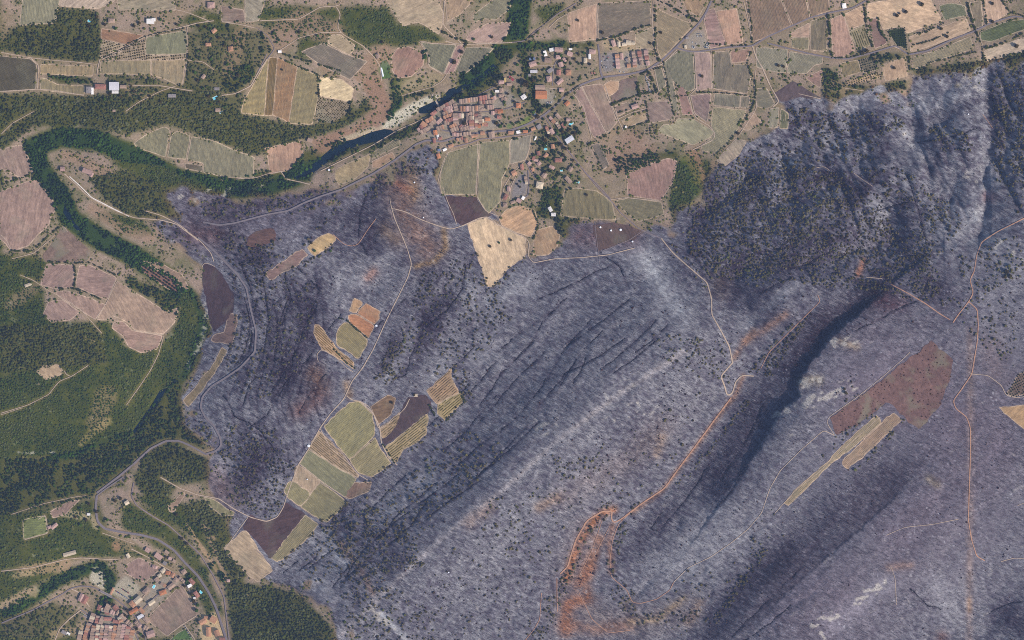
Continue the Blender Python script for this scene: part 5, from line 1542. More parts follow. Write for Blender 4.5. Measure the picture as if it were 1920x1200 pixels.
# ------------------------------------------------------------------ buildings
def house_meshes(L, W, h, hip, key):
    """wall box and a tiled roof with overhang, base at z=0 (walls go 3 m into the slope)"""
    l, w = L / 2, W / 2
    z0 = -3.0
    Vw = [(-l, -w, z0), (l, -w, z0), (l, w, z0), (-l, w, z0), (-l, -w, h), (l, -w, h), (l, w, h), (-l, w, h)]
    Fw = [(0, 1, 5, 4), (1, 2, 6, 5), (2, 3, 7, 6), (3, 0, 4, 7)]
    o = 0.45
    rh = W * 0.20
    e = 0 if not hip else min(l * 0.8, w)
    flat_ = key in 'wlLgBy' and not hip
    if flat_:
        rh = W * 0.05
    t = 0.3
    a, b = l + o, w + o
    zt = h + 0.02
    Vr = [(-a, -b, zt), (a, -b, zt), (a, b, zt), (-a, b, zt), (-a, -b, zt + t), (a, -b, zt + t), (a, b, zt + t), (-a, b, zt + t), (-a + e, 0, zt + t + rh), (a - e, 0, zt + t + rh)]
    Fr = [(0, 3, 2, 1), (0, 1, 5, 4), (1, 2, 6, 5), (2, 3, 7, 6), (3, 0, 4, 7), (4, 5, 9, 8), (6, 7, 8, 9), (5, 6, 9), (7, 4, 8)]
    return Vw, Fw, Vr, Fr


def boxmesh(x0, y0, z0, x1, y1, z1):
    V = [(x0, y0, z0), (x1, y0, z0), (x1, y1, z0), (x0, y1, z0), (x0, y0, z1), (x1, y0, z1), (x1, y1, z1), (x0, y1, z1)]
    F = [(0, 3, 2, 1), (4, 5, 6, 7), (0, 1, 5, 4), (1, 2, 6, 5), (2, 3, 7, 6), (3, 0, 4, 7)]
    return V, F


LM = []
for t_ in LANDMARKS.replace('\n', '|').split('|'):
    a_, b_, d_ = t_.split(',', 2)
    LM.append((float(a_), float(b_), d_))


def near(x, y, skip=8):
    best = None
    for a_, b_, d_ in LM:
        d = math.hypot(x - a_, y - b_)
        if d < skip:
            continue
        if best is None or d < best[0]:
            best = (d, a_, b_, d_)
    d, a_, b_, s = best
    dx, dy = x - a_, y - b_
    if abs(dx) > 2 * abs(dy):
        w = 'right of' if dx > 0 else 'left of'
    elif abs(dy) > 2 * abs(dx):
        w = 'below' if dy > 0 else 'above'
    else:
        w = ('below' if dy > 0 else 'above') + (' and right of' if dx > 0 else ' and left of')
    return w, s, d


ORD = ['first', 'second', 'third', 'fourth', 'fifth', 'sixth', 'seventh', 'eighth', 'ninth', 'tenth', 'eleventh', 'twelfth', 'thirteenth', 'fourteenth', 'fifteenth', 'sixteenth', 'seventeenth', 'eighteenth', 'nineteenth', 'twentieth', 'twenty-first', 'twenty-second', 'twenty-third', 'twenty-fourth', 'twenty-fifth']
USED = {}
PEND = []


def setlabel(o, base, x, y, tail):
    PEND.append((o, base, tail, x, y))


def finish_labels():
    from collections import defaultdict
    D = defaultdict(list)
    for p in PEND:
        D[(p[1], p[2])].append(p)
    for (b_, t_), ps in D.items():
        if len(ps) == 1:
            ps[0][0]['label'] = f'{b_} {t_}'
        else:
            ps.sort(key=lambda q: q[3] + 0.2 * q[4])
            for i, q in enumerate(ps):
                w = 'leftmost' if i == 0 else ('rightmost' if i == len(ps) - 1 else (ORD[i] + ' from left' if i < 25 else None))
                if w is None:
                    w = (ORD[len(ps) - 1 - i] + ' from right') if len(ps) - 1 - i < 25 else 'middle'
                q[0]['label'] = f'{w}, {b_} {t_}'


def house(px, py, L, W, ang, key, h, base=None, tail=None, name='house', group='houses of the two villages and farms', hip=None, cat='house'):
    rs = random.Random(int(px * 7 + py * 13))
    x, y = PX(px, py)
    z = float(Hz(px, py)) + 0.3
    Lm, Wm_ = max(2.0, L * S * 1.0), max(2.0, W * S * 1.0)
    if Wm_ > Lm:
        Lm, Wm_ = Wm_, Lm
        ang += 90
    if hip is None:
        hip = key in 'porOtc' and rs.random() < 0.35 and base is None
    e = empty(name, (x, y, z), math.radians(-ang), category=cat, group=group)
    Vw, Fw, Vr, Fr = house_meshes(Lm, Wm_, h, hip, key)
    w_ = meshobj('wall', Vw, Fw, M_WALL2 if key in 'wlLg' or rs.random() < 0.4 else M_WALL, e)
    r_ = meshobj('roof', Vr, Fr, M_ROOF[key], e)
    if L * W > 45 and key not in 'lLB':
        cx = rs.uniform(-0.25, 0.25) * Lm; cy = rs.choice((-1, 1)) * Wm_ * 0.2
        V, F = boxmesh(cx - 0.5, cy - 0.4, h + 0.2, cx + 0.5, cy + 0.4, h + Wm_ * 0.2 + 1.2)
        meshobj('chimney', V, F, M_WALL, r_)
    size = 'large' if L * W > 110 else ('mid-sized' if L * W > 55 else ('small' if L * W > 30 else 'tiny'))
    kind = name.replace('_', ' ')
    if base is None:
        w, s, d = near(px, py)
        base = f'{size} {ROOFN[key]}-roofed {kind}'
        tail = f'{w} {s}'
    setlabel(e, base, px, py, tail)
    return e


for t_ in HOUSES.replace('\n', '|').split('|'):
    f = t_.replace(',', ' ').split()
    x, y, L, W, a = map(float, f[:5])
    k, h = f[5], float(f[6])
    nm = 'house'
    if k in 'lLgB' or L * W < 26:
        nm = 'shed' if L * W < 60 else 'warehouse'
    if k == 'O' and L > 18:
        nm = 'warehouse'
    house(x, y, L, W, a, k, h, name=nm, cat=nm)
for ln in TERRACES.strip().split('\n'):
    p0, p1, w, n, k, h, d = ln.split(' ', 6)
    p0 = np.array([float(v_) for v_ in p0.split(',')]); p1 = np.array([float(v_) for v_ in p1.split(',')])
    n = int(n); w = float(w)
    w = w + (1.3 if p0[1] > 1125 else 0)
    a = math.degrees(math.atan2(p1[1] - p0[1], p1[0] - p0[0]))
    L = float(np.hypot(*(p1 - p0)))
    if 'estate' not in d and L / n > 6.2:
        n = min(8, int(round(L / 5.0)))
    rs = random.Random(d)
    for i in range(n):
        c = p0 + (p1 - p0) * (i + 0.5) / n
        kk = k if rs.random() < 0.6 else rs.choice('ttoprtc')
        jj = rs.uniform(-.5, .5)
        house(c[0] + jj * 0.5, c[1] + jj, L / n * rs.uniform(.9, .99), w * rs.uniform(.95, 1.12), a, kk, float(h) * rs.uniform(.75, 1.15) + 0.013 * i,
              base=(f'{ORD[i]} terraced house' if n > 1 else 'single terraced house'), tail='of the ' + d if n > 1 else 'forming the ' + d, name='terraced_house', group='terraced houses of the villages', hip=False)

# garden walls in the lower town and villas: thin pale walls
WALLS = "1112,24 1160,10;white wall|974,0 972,0;x"
# bridges
def bridge(P, w, label, h=2.0, piers=2, mat=None):
    P = np.array(P, float)
    c = P.mean(0); L = float(np.hypot(*(P[1] - P[0]))) * S
    a = math.atan2(-(P[1, 1] - P[0, 1]), P[1, 0] - P[0, 0])
    x, y = PX(*c)
    z = float(max(Hz(*P[0]), Hz(*P[1]))) + 1.2
    e = empty('bridge', (x, y, z), a, label=label, category='bridge')
    l, ww = L / 2, w * S / 2
    V, F = boxmesh(-l, -ww, -0.8, l, ww, 0.0)
    meshobj('deck', V, F, mat or M_ROAD['p'], e)
    for s_ in (-1, 1):
        V, F = boxmesh(-l, s_ * ww - 0.25, 0.003, l, s_ * ww + 0.25, 1.1)
        meshobj('parapet', V, F, M_STONE, e)
    for k in range(piers):
        q = -l + L * (k + 1) / (piers + 1)
        V, F = boxmesh(q - 1, -ww * 0.9, -9, q + 1, ww * 0.9, -0.803)
        meshobj('pier', V, F, M_STONE, e)


bridge([(810, 175), (823, 199)], 2.6, 'long narrow pale bridge from the gravel bank to the old village')
bridge([(149, 1151), (172, 1165)], 3.2, 'old stone bridge into the lower town, above the river trees', mat=M_ROAD['a'])
bridge([(185, 1109), (208, 1121)], 3.6, 'road bridge at the top of the lower town bend', mat=M_ROAD['a'])

for t_ in POOLS.split('|'):
    f = [float(q) for q in t_.replace(',', ' ').split()]
    px, py, L, W, a = f
    x, y = PX(px, py)
    e = empty('swimming_pool', (x, y, float(Hz(px, py)) + 0.5), math.radians(-a), category='swimming pool', group='garden swimming pools')
    l, w = L * S / 2, W * S / 2
    V, F = boxmesh(-l - .8, -w - .8, -2, l + .8, w + .8, 0.25)
    meshobj('coping', V, F, M_WALL2, e)
    V, F = boxmesh(-l, -w, 0.2, l, w, 0.32)
    meshobj('pool_water', V, F, M_POOL, e)
    w_, s_, d_ = near(px, py)
    setlabel(e, 'turquoise swimming pool', px, py, f'{w_} {s_}')

# white greenhouse, tanks, reservoirs, sports court
def tunnel(px, py, L, W, ang, label):
    x, y = PX(px, py)
    e = empty('greenhouse', (x, y, float(Hz(px, py)) + 0.2), math.radians(-ang), label=label, category='greenhouse')
    l, w = L * S / 2, W * S / 2
    V, F = [], []
    for xx in np.linspace(-l, l, 9):
        for k in range(7):
            t_ = math.pi * k / 6
            V.append((xx, -w * math.cos(t_), 2.6 * math.sin(t_)))
    for i in range(8):
        for k in range(6):
            b = i * 7 + k
            F.append((b, b + 7, b + 8, b + 1))
    F += [tuple(range(6, -1, -1)), tuple(range(56, 63))]
    meshobj('plastic_cover', V, F, mat_plain('greenhouse_plastic', (0.75, 0.76, 0.78), 0.08), e)


tunnel(716, 134, 17, 3.2, 78, 'long white plastic greenhouse beside the bright green plot')


def cyl(r, z0, z1, n=20):
    V = [(r * math.cos(2 * math.pi * k / n), r * math.sin(2 * math.pi * k / n), z) for z in (z0, z1) for k in range(n)]
    F = [(k, (k + 1) % n, n + (k + 1) % n, n + k) for k in range(n)] + [tuple(range(n, 2 * n)), tuple(range(n - 1, -1, -1))]
    return V, F


TANKS = [(706, 611, 2.6, 'white round reservoir beside the orange plots'), (579, 836, 3.2, 'white round reservoir on the track below the striped vineyard'),
         (1126, 426, 2.2, 'leftmost of three white tanks on the burnt meadow'), (1146, 432, 2.2, 'middle one of three white tanks on the burnt meadow'), (1164, 431, 2.8, 'rightmost of three white tanks on the burnt meadow'),
         (1186, 453, 2.0, 'white tank alone below the burnt meadow'), (777, 342, 1.8, 'white tank on the burnt ground under the village'), (616, 318, 2.2, 'white tank at the tip of the tan riverside field'),
         (1003, 213, 2.0, 'white tank beside the village road trees'), (1814, 215, 1.6, 'white tank on the ashy ridge'), (794, 408, 1.5, 'white tank above the village track on burnt ground'),
         (576, 899, 1.4, 'tiny white tank in the bare pale corner field'), (842, 1071, 1.6, 'small white tank on the ashy plateau')]
M_TANK = mat_plain('painted_tank', (0.78, 0.78, 0.80), 0.06)
for px, py, r, lab in TANKS:
    x, y = PX(px, py)
    e = empty('water_tank', (x, y, float(Hz(px, py))), 0, label=lab, category='water tank')
    V, F = cyl(r * S * 0.75, -1.5, 3.0)
    meshobj('tank_wall', V, F, M_TANK, e)
    V, F = cyl(r * S * 0.78, 3.0, 3.3)
    meshobj('lid', V, F, M_TANK, e)
x, y = PX(959, 146)
court = empty('sports_court', (x, y, float(Hz(959, 146)) + 0.6), math.radians(-40), label='dark red sports court in the upper old village', category='sports court')
V, F = boxmesh(-9, -4.5, -1.5, 9, 4.5, 0.2)
meshobj('court_surface', V, F, mat_plain('red_court', alb((150, 84, 92)), 0.1), court)
V, F = boxmesh(-9.4, -4.9, -1.5, 9.4, 4.9, 0.15)
meshobj('kerb', V, F, M_STONE, court)
for i, (px, py) in enumerate(((1110, 136), (1115, 136))):
    x, y = PX(px, py)
    e = empty('tent', (x, y, float(Hz(px, py)) + 0.3), 0.3, label=('left' if i == 0 else 'right') + ' one of two small red and white tents on bare ground', category='tent')
    meshobj('canopy', [(-2.4, -3, 2), (2.4, -3, 2), (2.4, 3, 2), (-2.4, 3, 2), (0, -3, 3.4), (0, 3, 3.4)], [(0, 4, 5, 3), (1, 2, 5, 4), (0, 1, 4), (2, 3, 5)], [M_ROOF['r'], M_ROOF['w']], e)
    for sx in (-2.2, 2.2):
        for sy in (-2.8, 2.8):
            V, F = boxmesh(sx - .06, sy - .06, -0.5, sx + .06, sy + .06, 2)
            meshobj('pole', V, F, M_TANK, e)

# cars
CARC = {'white': (0.75, 0.75, 0.76), 'grey': (0.22, 0.23, 0.25), 'silver': (0.5, 0.51, 0.53), 'red': (0.35, 0.04, 0.03), 'blue': (0.05, 0.10, 0.25), 'dark': (0.03, 0.03, 0.035)}
CARM = {k: mat_plain(k + '_car_paint', c, 0.02, 1, 0.3, 0.5) for k, c in CARC.items()}
bodyV = [(-2.1, -.88, .35), (2.1, -.88, .35), (2.1, .88, .35), (-2.1, .88, .35), (-2.15, -.9, .8), (2.15, -.9, .75), (2.15, .9, .75), (-2.15, .9, .8), (-1.7, -.72, .98), (1.2, -.72, .98), (1.2, .72, .98), (-1.7, .72, .98)]
bodyF = [(0, 3, 2, 1), (0, 1, 5, 4), (1, 2, 6, 5), (2, 3, 7, 6), (3, 0, 4, 7), (4, 5, 9, 8), (5, 6, 10, 9), (6, 7, 11, 10), (7, 4, 8, 11), (8, 9, 10, 11)]
cabV = [(-1.65, -.7, .98), (1.0, -.7, .98), (1.0, .7, .98), (-1.65, .7, .98), (-1.2, -.6, 1.42), (.45, -.6, 1.42), (.45, .6, 1.42), (-1.2, .6, 1.42)]
cabF = [(0, 1, 5, 4), (1, 2, 6, 5), (2, 3, 7, 6), (3, 0, 4, 7), (4, 5, 6, 7)]
CM = {}
for k in CARC:
    o1 = bpy.data.meshes.new('body'); o1.from_pydata(bodyV, [], bodyF); o1.materials.append(CARM[k]); CM[k] = o1
cm = bpy.data.meshes.new('cabin'); cm.from_pydata(cabV, [], cabF); cm.materials.append(M_GLASS)
wv, wf = [], []
for sx in (-1.35, 1.3):
    for sy in (-.85, .85):
        V, F = cyl(.32, -.1, .1, 10)
        b = len(wv); wv += [(sx + v_[0], sy + v_[2], .33 + v_[1]) for v_ in V]; wf += [tuple(b + i for i in f) for f in F]
wm = bpy.data.meshes.new('wheel'); wm.from_pydata(wv[:20], [], wf[:12]); wm.materials.append(CARM['dark'])


def car(px, py, ang, k, base, tail):
    x, y = PX(px, py)
    e = empty('parked_car', (x, y, float(Hz(px, py)) + 0.8), math.radians(-ang), category='car', group='parked cars')
    b = bpy.data.objects.new('body', CM[k]); col.objects.link(b); b.parent = e
    c_ = bpy.data.objects.new('cabin', cm); col.objects.link(c_); c_.parent = e
    setlabel(e, f'{k} {base}', px, py, tail)


rs = random.Random(3)
for i in range(13):
    t_ = i / 12
    car(216 + 22 * t_, 1110 + 14 * t_, 60, rs.choice(['white', 'red', 'silver', 'dark', 'blue', 'white']), 'car', 'in the front row of the lower car park')
for i in range(8):
    car(226 + 13 * i / 7, 1105 + 8 * i / 7, 60, rs.choice(['white', 'red', 'silver', 'dark']), 'car', 'in the second row of the lower car park')
for i in range(9):
    car(1150 + 2 * rs.random(), 104 + 2.6 * i, 10, rs.choice(['white', 'white', 'silver', 'red']), 'van-sized car', 'against the first column of the new estate')
for i in range(10):
    car(1128 + rs.random() * 14, 104 + rs.random() * 22, rs.choice([0, 90, 20]), rs.choice(['white', 'silver', 'dark', 'red']), 'car', 'on the grey yard left of the new estate')
for i in range(24):
    px, py = rs.choice([(1301, 83), (1325, 83), (1312, 65)])
    car(px + rs.uniform(-5, 5), py + rs.uniform(-6, 6), rs.uniform(0, 180), rs.choice(['white', 'white', 'silver', 'blue', 'grey']), 'wreck', 'in the scrap yard by the main road')
for i in range(16):
    t_ = i / 15
    car(1211 + 10 * t_ + rs.uniform(-1, 1), 142 + 30 * t_, rs.choice([20, 80]), rs.choice(['white', 'silver', 'grey', 'white']), 'vehicle', 'in the shady depot below the main road')
for i in range(7):
    car(1022 + rs.random() * 14, 190 + rs.random() * 6, rs.choice([0, 60]), rs.choice(['white', 'silver', 'red']), 'car', 'on the forecourt of the big orange hall')
for i in range(6):
    car(345 + i * 2.3, 1175 + i * 4, 150, rs.choice(['white', 'silver', 'dark']), 'car', 'on the gravel lane beside the sports lawn')
for px, py in ((385, 745), (379, 757), (1041, 180), (1163, 133), (1170, 134)):
    car(px, py, 60, 'white', 'car', 'stopped alone at the roadside')


# ------------------------------------------------------------------ vegetation
def ico(sub, seed, amp, squash=0.85, lob=1.6):
    import bmesh
    bm = bmesh.new()
    bmesh.ops.create_icosphere(bm, subdivisions=sub, radius=1.0)
    from mathutils import noise as mn
    for v_ in bm.verts:
        n_ = mn.noise(v_.co * lob + Vector((seed * 7.3, seed * 3.1, 0))) + 0.6 * mn.noise(v_.co * lob * 2.7 + Vector((0, seed * 5.1, 2)))
        v_.co *= 1 + amp * n_
        v_.co.z *= squash
    V = [tuple(v_.co) for v_ in bm.verts]; F = [tuple(w.index for w in f.verts) for f in bm.faces]
    bm.free()
    return V, F


CROWN = []
for s_ in range(4):
    V, F = ico(3, s_ + 1, 0.55)
    me = bpy.data.meshes.new('crown'); me.from_pydata([(a_, b_, c_ + 1.15) for a_, b_, c_ in V], [], F); me.materials.append(M_TREE); CROWN.append(me)
V, F = cyl(0.12, -1.2, 0.9, 7)
TRUNK = bpy.data.meshes.new('trunk'); TRUNK.from_pydata([(a_ * (1 if c_ < 0 else .6), b_ * (1 if c_ < 0 else .6), c_) for a_, b_, c_ in V], [], F); TRUNK.materials.append(M_BARK)
NT = 0


def tree(px, py, d, c=(62, 74, 58), base='dark round tree', tail=None, group='single trees in fields and gardens', name='tree'):
    global NT
    NT += 1
    x, y = PX(px, py)
    r = d * S / 2
    e = empty(name, (x, y, float(Hz(px, py)) + 0.3), R.uniform(0, 6.28), category='tree', group=group)
    e.scale = (r, r, r * 1.1)
    for nm, me in (('trunk', TRUNK), ('crown', CROWN[NT % 4])):
        o = bpy.data.objects.new(nm, me); col.objects.link(o); o.parent = e
        if nm == 'crown':
            a_ = alb(c) * R.uniform(1.0, 1.5)
            o.color = (*[float(q) for q in a_], 1)
    if tail is None:
        w_, s_, dd = near(px, py, 3)
        tail = f'{w_} {s_}'
    setlabel(e, base, px, py, tail)


for t_ in LONE.replace('\n', '|').split('|'):
    p, d = t_.split(' ')
    px, py = map(float, p.split(','))
    d = float(d)
    big = 'broad ' if d >= 8 else ('' if d >= 6 else 'small ')
    green = R.rand() < 0.4 and px < 1150
    tree(px, py, d * 0.9, (66, 92, 62) if green else (70, 74, 60), f'{big}{"green" if green else "dark olive"} tree')
NLONE = NT


# orchard trees: the largest individually, the others joined per orchard as one scatter
def orchard_points(Q, ang, pitch):
    a = math.radians(ang)
    d = np.array([math.cos(a), math.sin(a)]); n = np.array([-d[1], d[0]])
    s = Q @ n; t_ = Q @ d
    out_ = []
    for i, u_ in enumerate(np.arange(s.min() + 2, s.max(), pitch)):
        for q in np.arange(t_.min() + 2 + (i % 2) * 0.5, t_.max(), pitch * 1.15):
            p = q * d + u_ * n
            out_.append(p)
    out_ = np.array(out_)
    ok = inside(out_[:, 0], out_[:, 1], Q)
    out_ = out_[ok]
    return out_[np.random.RandomState(1).rand(len(out_)) > 0.08]


M_HEDGE = M_TREE


def hedge(w, P, i):
    P = resample(P, w * 0.55)
    V, F = [], []
    rs_ = np.random.RandomState(900 + i)
    c0 = P.mean(0)
    X, Y = PX(*c0)
    Z = float(Hz(*c0))
    for p in P:
        if rs_.rand() < 0.3:
            continue
        v_, f_ = ico(2, rs_.randint(100), 0.6)
        r = w * S * 0.5 * rs_.uniform(0.4, 1.1)
        x, y = PX(p[0] + rs_.uniform(-.6, .6), p[1] + rs_.uniform(-.6, .6)); z = float(Hz(*p))
        b = len(V)
        V += [(x - X + r * a_, y - Y + r * b_, z - Z + r * 0.8 + r * c_) for a_, b_, c_ in v_]
        F += [tuple(b + q for q in ff) for ff in f_]
    if not V:
        return
    o = meshobj('hedge', V, F, M_HEDGE, category='hedge', group='hedges between the fields')
    o.location = (X, Y, Z)
    a_ = alb((66, 80, 60)) * rs_.uniform(1.0, 1.5)
    o.color = (*[float(q) for q in a_], 1)
    w_, s_, dd = near(*c0, 3)
    L = len(P) * w * 0.55
    hor = abs(P[-1, 0] - P[0, 0]) > abs(P[-1, 1] - P[0, 1])
    # the nearest field names the hedge
    best = min(FL, key=lambda f: float(dseg(np.array([c0[0]]), np.array([c0[1]]), np.vstack([f[5], f[5][:1]]))[0]))
    setlabel(o, f'{"long" if L > 60 else "short"} dark hedge bordering the', c0[0], c0[1], ' '.join(best[4].split(' ')[:9]))


for i, t_ in enumerate(HEDGES.replace('\n', '|').split('|')):
    w, *pts = t_.split(' ')
    hedge(float(w) * 0.8, pl(' '.join(pts)), i)


# ---- geometry-node scatters
def scatter_group(name, build):
    ng = bpy.data.node_groups.new(name, 'GeometryNodeTree')
    ng.interface.new_socket('Geometry', in_out='INPUT', socket_type='NodeSocketGeometry')
    ng.interface.new_socket('Geometry', in_out='OUTPUT', socket_type='NodeSocketGeometry')
    N, K = ng.nodes, ng.links
    gi = N.new('NodeGroupInput'); go = N.new('NodeGroupOutput')
    iop = N.new('GeometryNodeInstanceOnPoints')
    g2i = N.new('GeometryNodeGeometryToInstance')
    for geo in build(ng):
        K.new(geo, g2i.inputs[0])
    K.new(gi.outputs[0], iop.inputs['Points'])
    K.new(g2i.outputs[0], iop.inputs['Instance'])
    iop.inputs['Pick Instance'].default_value = True

    def attr(nm, ty):
        n = N.new('GeometryNodeInputNamedAttribute'); n.data_type = ty
        n.inputs['Name'].default_value = nm
        return n.outputs['Attribute']
    K.new(attr('pvar', 'INT'), iop.inputs['Instance Index'])
    K.new(attr('psc', 'FLOAT_VECTOR'), iop.inputs['Scale'])
    rot = N.new('ShaderNodeCombineXYZ')
    K.new(attr('prot', 'FLOAT'), rot.inputs['Z'])
    e2r = N.new('FunctionNodeEulerToRotation')
    K.new(rot.outputs[0], e2r.inputs[0])
    K.new(e2r.outputs[0], iop.inputs['Rotation'])
    K.new(iop.outputs[0], go.inputs[0])
    return ng


def crown_build(ng):
    N, K = ng.nodes, ng.links
    outs = []
    for s_ in range(4):
        ic = N.new('GeometryNodeMeshIcoSphere')
        ic.inputs['Radius'].default_value = 1.0; ic.inputs['Subdivisions'].default_value = 3
        sp = N.new('GeometryNodeSetPosition')
        nz = N.new('ShaderNodeTexNoise'); nz.noise_dimensions = '4D'
        nz.inputs['W'].default_value = s_ * 11.3 + 1; nz.inputs['Scale'].default_value = 1.5; nz.inputs['Detail'].default_value = 2.0
        sub = N.new('ShaderNodeVectorMath'); sub.operation = 'SUBTRACT'; sub.inputs[1].default_value = (0.5, 0.5, 0.5)
        K.new(nz.outputs['Color'], sub.inputs[0])
        scl = N.new('ShaderNodeVectorMath'); scl.operation = 'SCALE'; scl.inputs['Scale'].default_value = 1.9
        K.new(sub.outputs[0], scl.inputs[0])
        K.new(ic.outputs[0], sp.inputs['Geometry']); K.new(scl.outputs[0], sp.inputs['Offset'])
        tr = N.new('GeometryNodeTransform')
        tr.inputs['Translation'].default_value = (0, 0, 0.75)
        K.new(sp.outputs[0], tr.inputs['Geometry'])
        sm = N.new('GeometryNodeSetMaterial'); sm.inputs['Material'].default_value = M_LEAF
        K.new(tr.outputs[0], sm.inputs['Geometry'])
        outs.append(sm.outputs[0])
    return outs


def snag_build(ng):
    N, K = ng.nodes, ng.links
    outs = []
    for s_ in range(3):
        jn = N.new('GeometryNodeJoinGeometry')
        for k, (r0, r1, L, tilt, az, z) in enumerate([(0.30, 0.08, 1.0, 0.06 * s_, 0, 0), (0.10, 0.03, 0.38, 0.9, 1.0 + s_, 0.5), (0.10, 0.03, 0.32, 0.8, 3.1 + s_, 0.65), (0.09, 0.02, 0.26, 0.8, 5.0 + s_, 0.78)]):
            cn = N.new('GeometryNodeMeshCone')
            cn.inputs['Vertices'].default_value = 5; cn.fill_type = 'NONE'
            cn.inputs['Radius Bottom'].default_value = r0 * 0.16; cn.inputs['Radius Top'].default_value = r1 * 0.16; cn.inputs['Depth'].default_value = L
            tr = N.new('GeometryNodeTransform')
            tr.inputs['Translation'].default_value = (0, 0, z)
            tr.inputs['Rotation'].default_value = (tilt, 0, az)
            K.new(cn.outputs['Mesh'], tr.inputs['Geometry']); K.new(tr.outputs[0], jn.inputs[0])
        sm = N.new('GeometryNodeSetMaterial'); sm.inputs['Material'].default_value = M_CHAR
        K.new(jn.outputs[0], sm.inputs['Geometry'])
        outs.append(sm.outputs[0])
    return outs


NG_CROWN = scatter_group('crown_scatter', crown_build)
NG_SNAG = scatter_group('snag_scatter', snag_build)


def scatter(name, px, py, sz, hz, tint, ng, parent=None, nvar=4, kind='stuff'):
    n = len(px)
    if n == 0:
        return None
    x, y = PX(px, py)
    z = samp(Hter, px, py)
    me = bpy.data.meshes.new(name)
    me.vertices.add(n)
    me.vertices.foreach_set('co', np.stack([x, y, z], 1).astype(np.float32).ravel())
    a = me.attributes.new('psc', 'FLOAT_VECTOR', 'POINT'); a.data.foreach_set('vector', np.stack([sz, sz, hz], 1).astype(np.float32).ravel())
    a = me.attributes.new('prot', 'FLOAT', 'POINT'); a.data.foreach_set('value', R.uniform(0, 6.28, n).astype(np.float32))
    a = me.attributes.new('pvar', 'INT', 'POINT'); a.data.foreach_set('value', R.randint(0, nvar, n).astype(np.int32))
    a = me.attributes.new('tint', 'FLOAT_COLOR', 'POINT'); a.data.foreach_set('color', np.column_stack([tint, np.ones(n)]).astype(np.float32).ravel())
    o = bpy.data.objects.new(name, me)
    col.objects.link(o)
    md = o.modifiers.new('scatter', 'NODES'); md.node_group = ng
    o['kind'] = kind
    if parent is not None:
        o.parent = parent
    return o


def throw(D, spacing, jitter=0.48):
    """jittered grid points kept with probability D"""
    X, Y = np.meshgrid(np.arange(X0 + 4, X1 - 4, spacing), np.arange(Y0 + 4, Y1 - 4, spacing))
    px = (X + R.uniform(-jitter, jitter, X.shape) * spacing).ravel(); py = (Y + R.uniform(-jitter, jitter, Y.shape) * spacing).ravel()
    keep = R.rand(len(px)) < samp(D, px, py)
    return px[keep], py[keep]


def tints(cols, n, px, py, spread=0.22, seed=700):
    cols = np.array([alb(c) for c in cols]) * 1.35
    f = np.clip(vnoise(px, py, 40, seed) * 0.7 + R.rand(n) * 0.6 - 0.15, 0, 0.999) * (len(cols) - 1)
    i = f.astype(int); fr = (f - i)[:, None]
    t_ = cols[i] * (1 - fr) + cols[np.minimum(i + 1, len(cols) - 1)] * fr
    return t_ * R.uniform(1 - spread, 1 + spread, n)[:, None]


freeT = freeV * (blur(Wm, 2) < 0.72) * (1 - vm * 0.9)
clump = np.clip(fbm(GX, GY, 22, 601) * 1.9 - 0.35, 0.1, 1)
clump2 = np.clip((fbm(GX, GY, 16, 605) - 0.32) * 3.2, 0, 1)
notburnt = 1 - np.clip(blur(Bmask, 1), 0, 1)
BNEAR = np.clip(blur(Bmask, 4) * 1.6, 0, 1)


def singe(t_, px, py):
    w = (samp(BNEAR, px, py) * (0.3 + 0.9 * R.rand(len(px))))[:, None]
    w = np.clip(w, 0, 0.9)
    return t_ * (1 - w) + alb((122, 98, 80)) * w


GAPS = np.clip((vnoise(GX, GY, 14, 611) - 0.22) * 5, 0, 1)
SPEC = {4: ('riverside_woodland', 4.0, [(48, 68, 54), (54, 80, 56), (66, 96, 62)], 1.0, 2.9, 1.0),
        3: ('broadleaf_woodland', 3.9, [(50, 66, 56), (58, 78, 60), (70, 92, 66)], 0.97, 2.7, 1.0),
        2: ('pine_woodland', 3.9, [(56, 70, 60), (70, 86, 70), (90, 100, 82)], 1.0, 2.6, 0.9),
        1: ('scrub_woodland', 3.3, [(54, 76, 56), (68, 90, 66), (90, 102, 80)], 0.95, 1.9, 0.8)}
for kk, (nm, sp, cols, dm, rad, hk) in SPEC.items():
    D = (Wk == kk) * Wd * dm * freeT * notburnt
    if kk in (3, 4):
        D = D * GAPS
    if kk == 1:
        D = D * (1 - 0.75 * np.clip((fbm(GX, GY, 24, 92) - 0.54) * 6, 0, 1))
    if kk in (1, 2):
        D = D * (clump2 * 0.35 + 0.65)
    px, py = throw(D, sp)
    sz = rad * S * 0.62 * np.clip(R.lognormal(0, 0.25, len(px)), 0.5, 1.8)
    scatter(nm, px, py, sz, sz * hk * R.uniform(0.8, 1.2, len(px)), singe(tints(cols, len(px), px, py, 0.25, 700 + kk), px, py), NG_CROWN)
# low bushes on open unburnt ground
D = (1 - np.clip(Wd, 0, 1)) * freeT * notburnt * clump2 * 0.55
px, py = throw(D, 4.0)
sz = 1.25 * S * np.clip(R.lognormal(0, 0.35, len(px)), 0.5, 2.0)
scatter('garrigue_bushes', px, py, sz, sz * 0.7, tints([(64, 84, 58), (84, 96, 70), (104, 104, 80)], len(px), px, py), NG_CROWN)
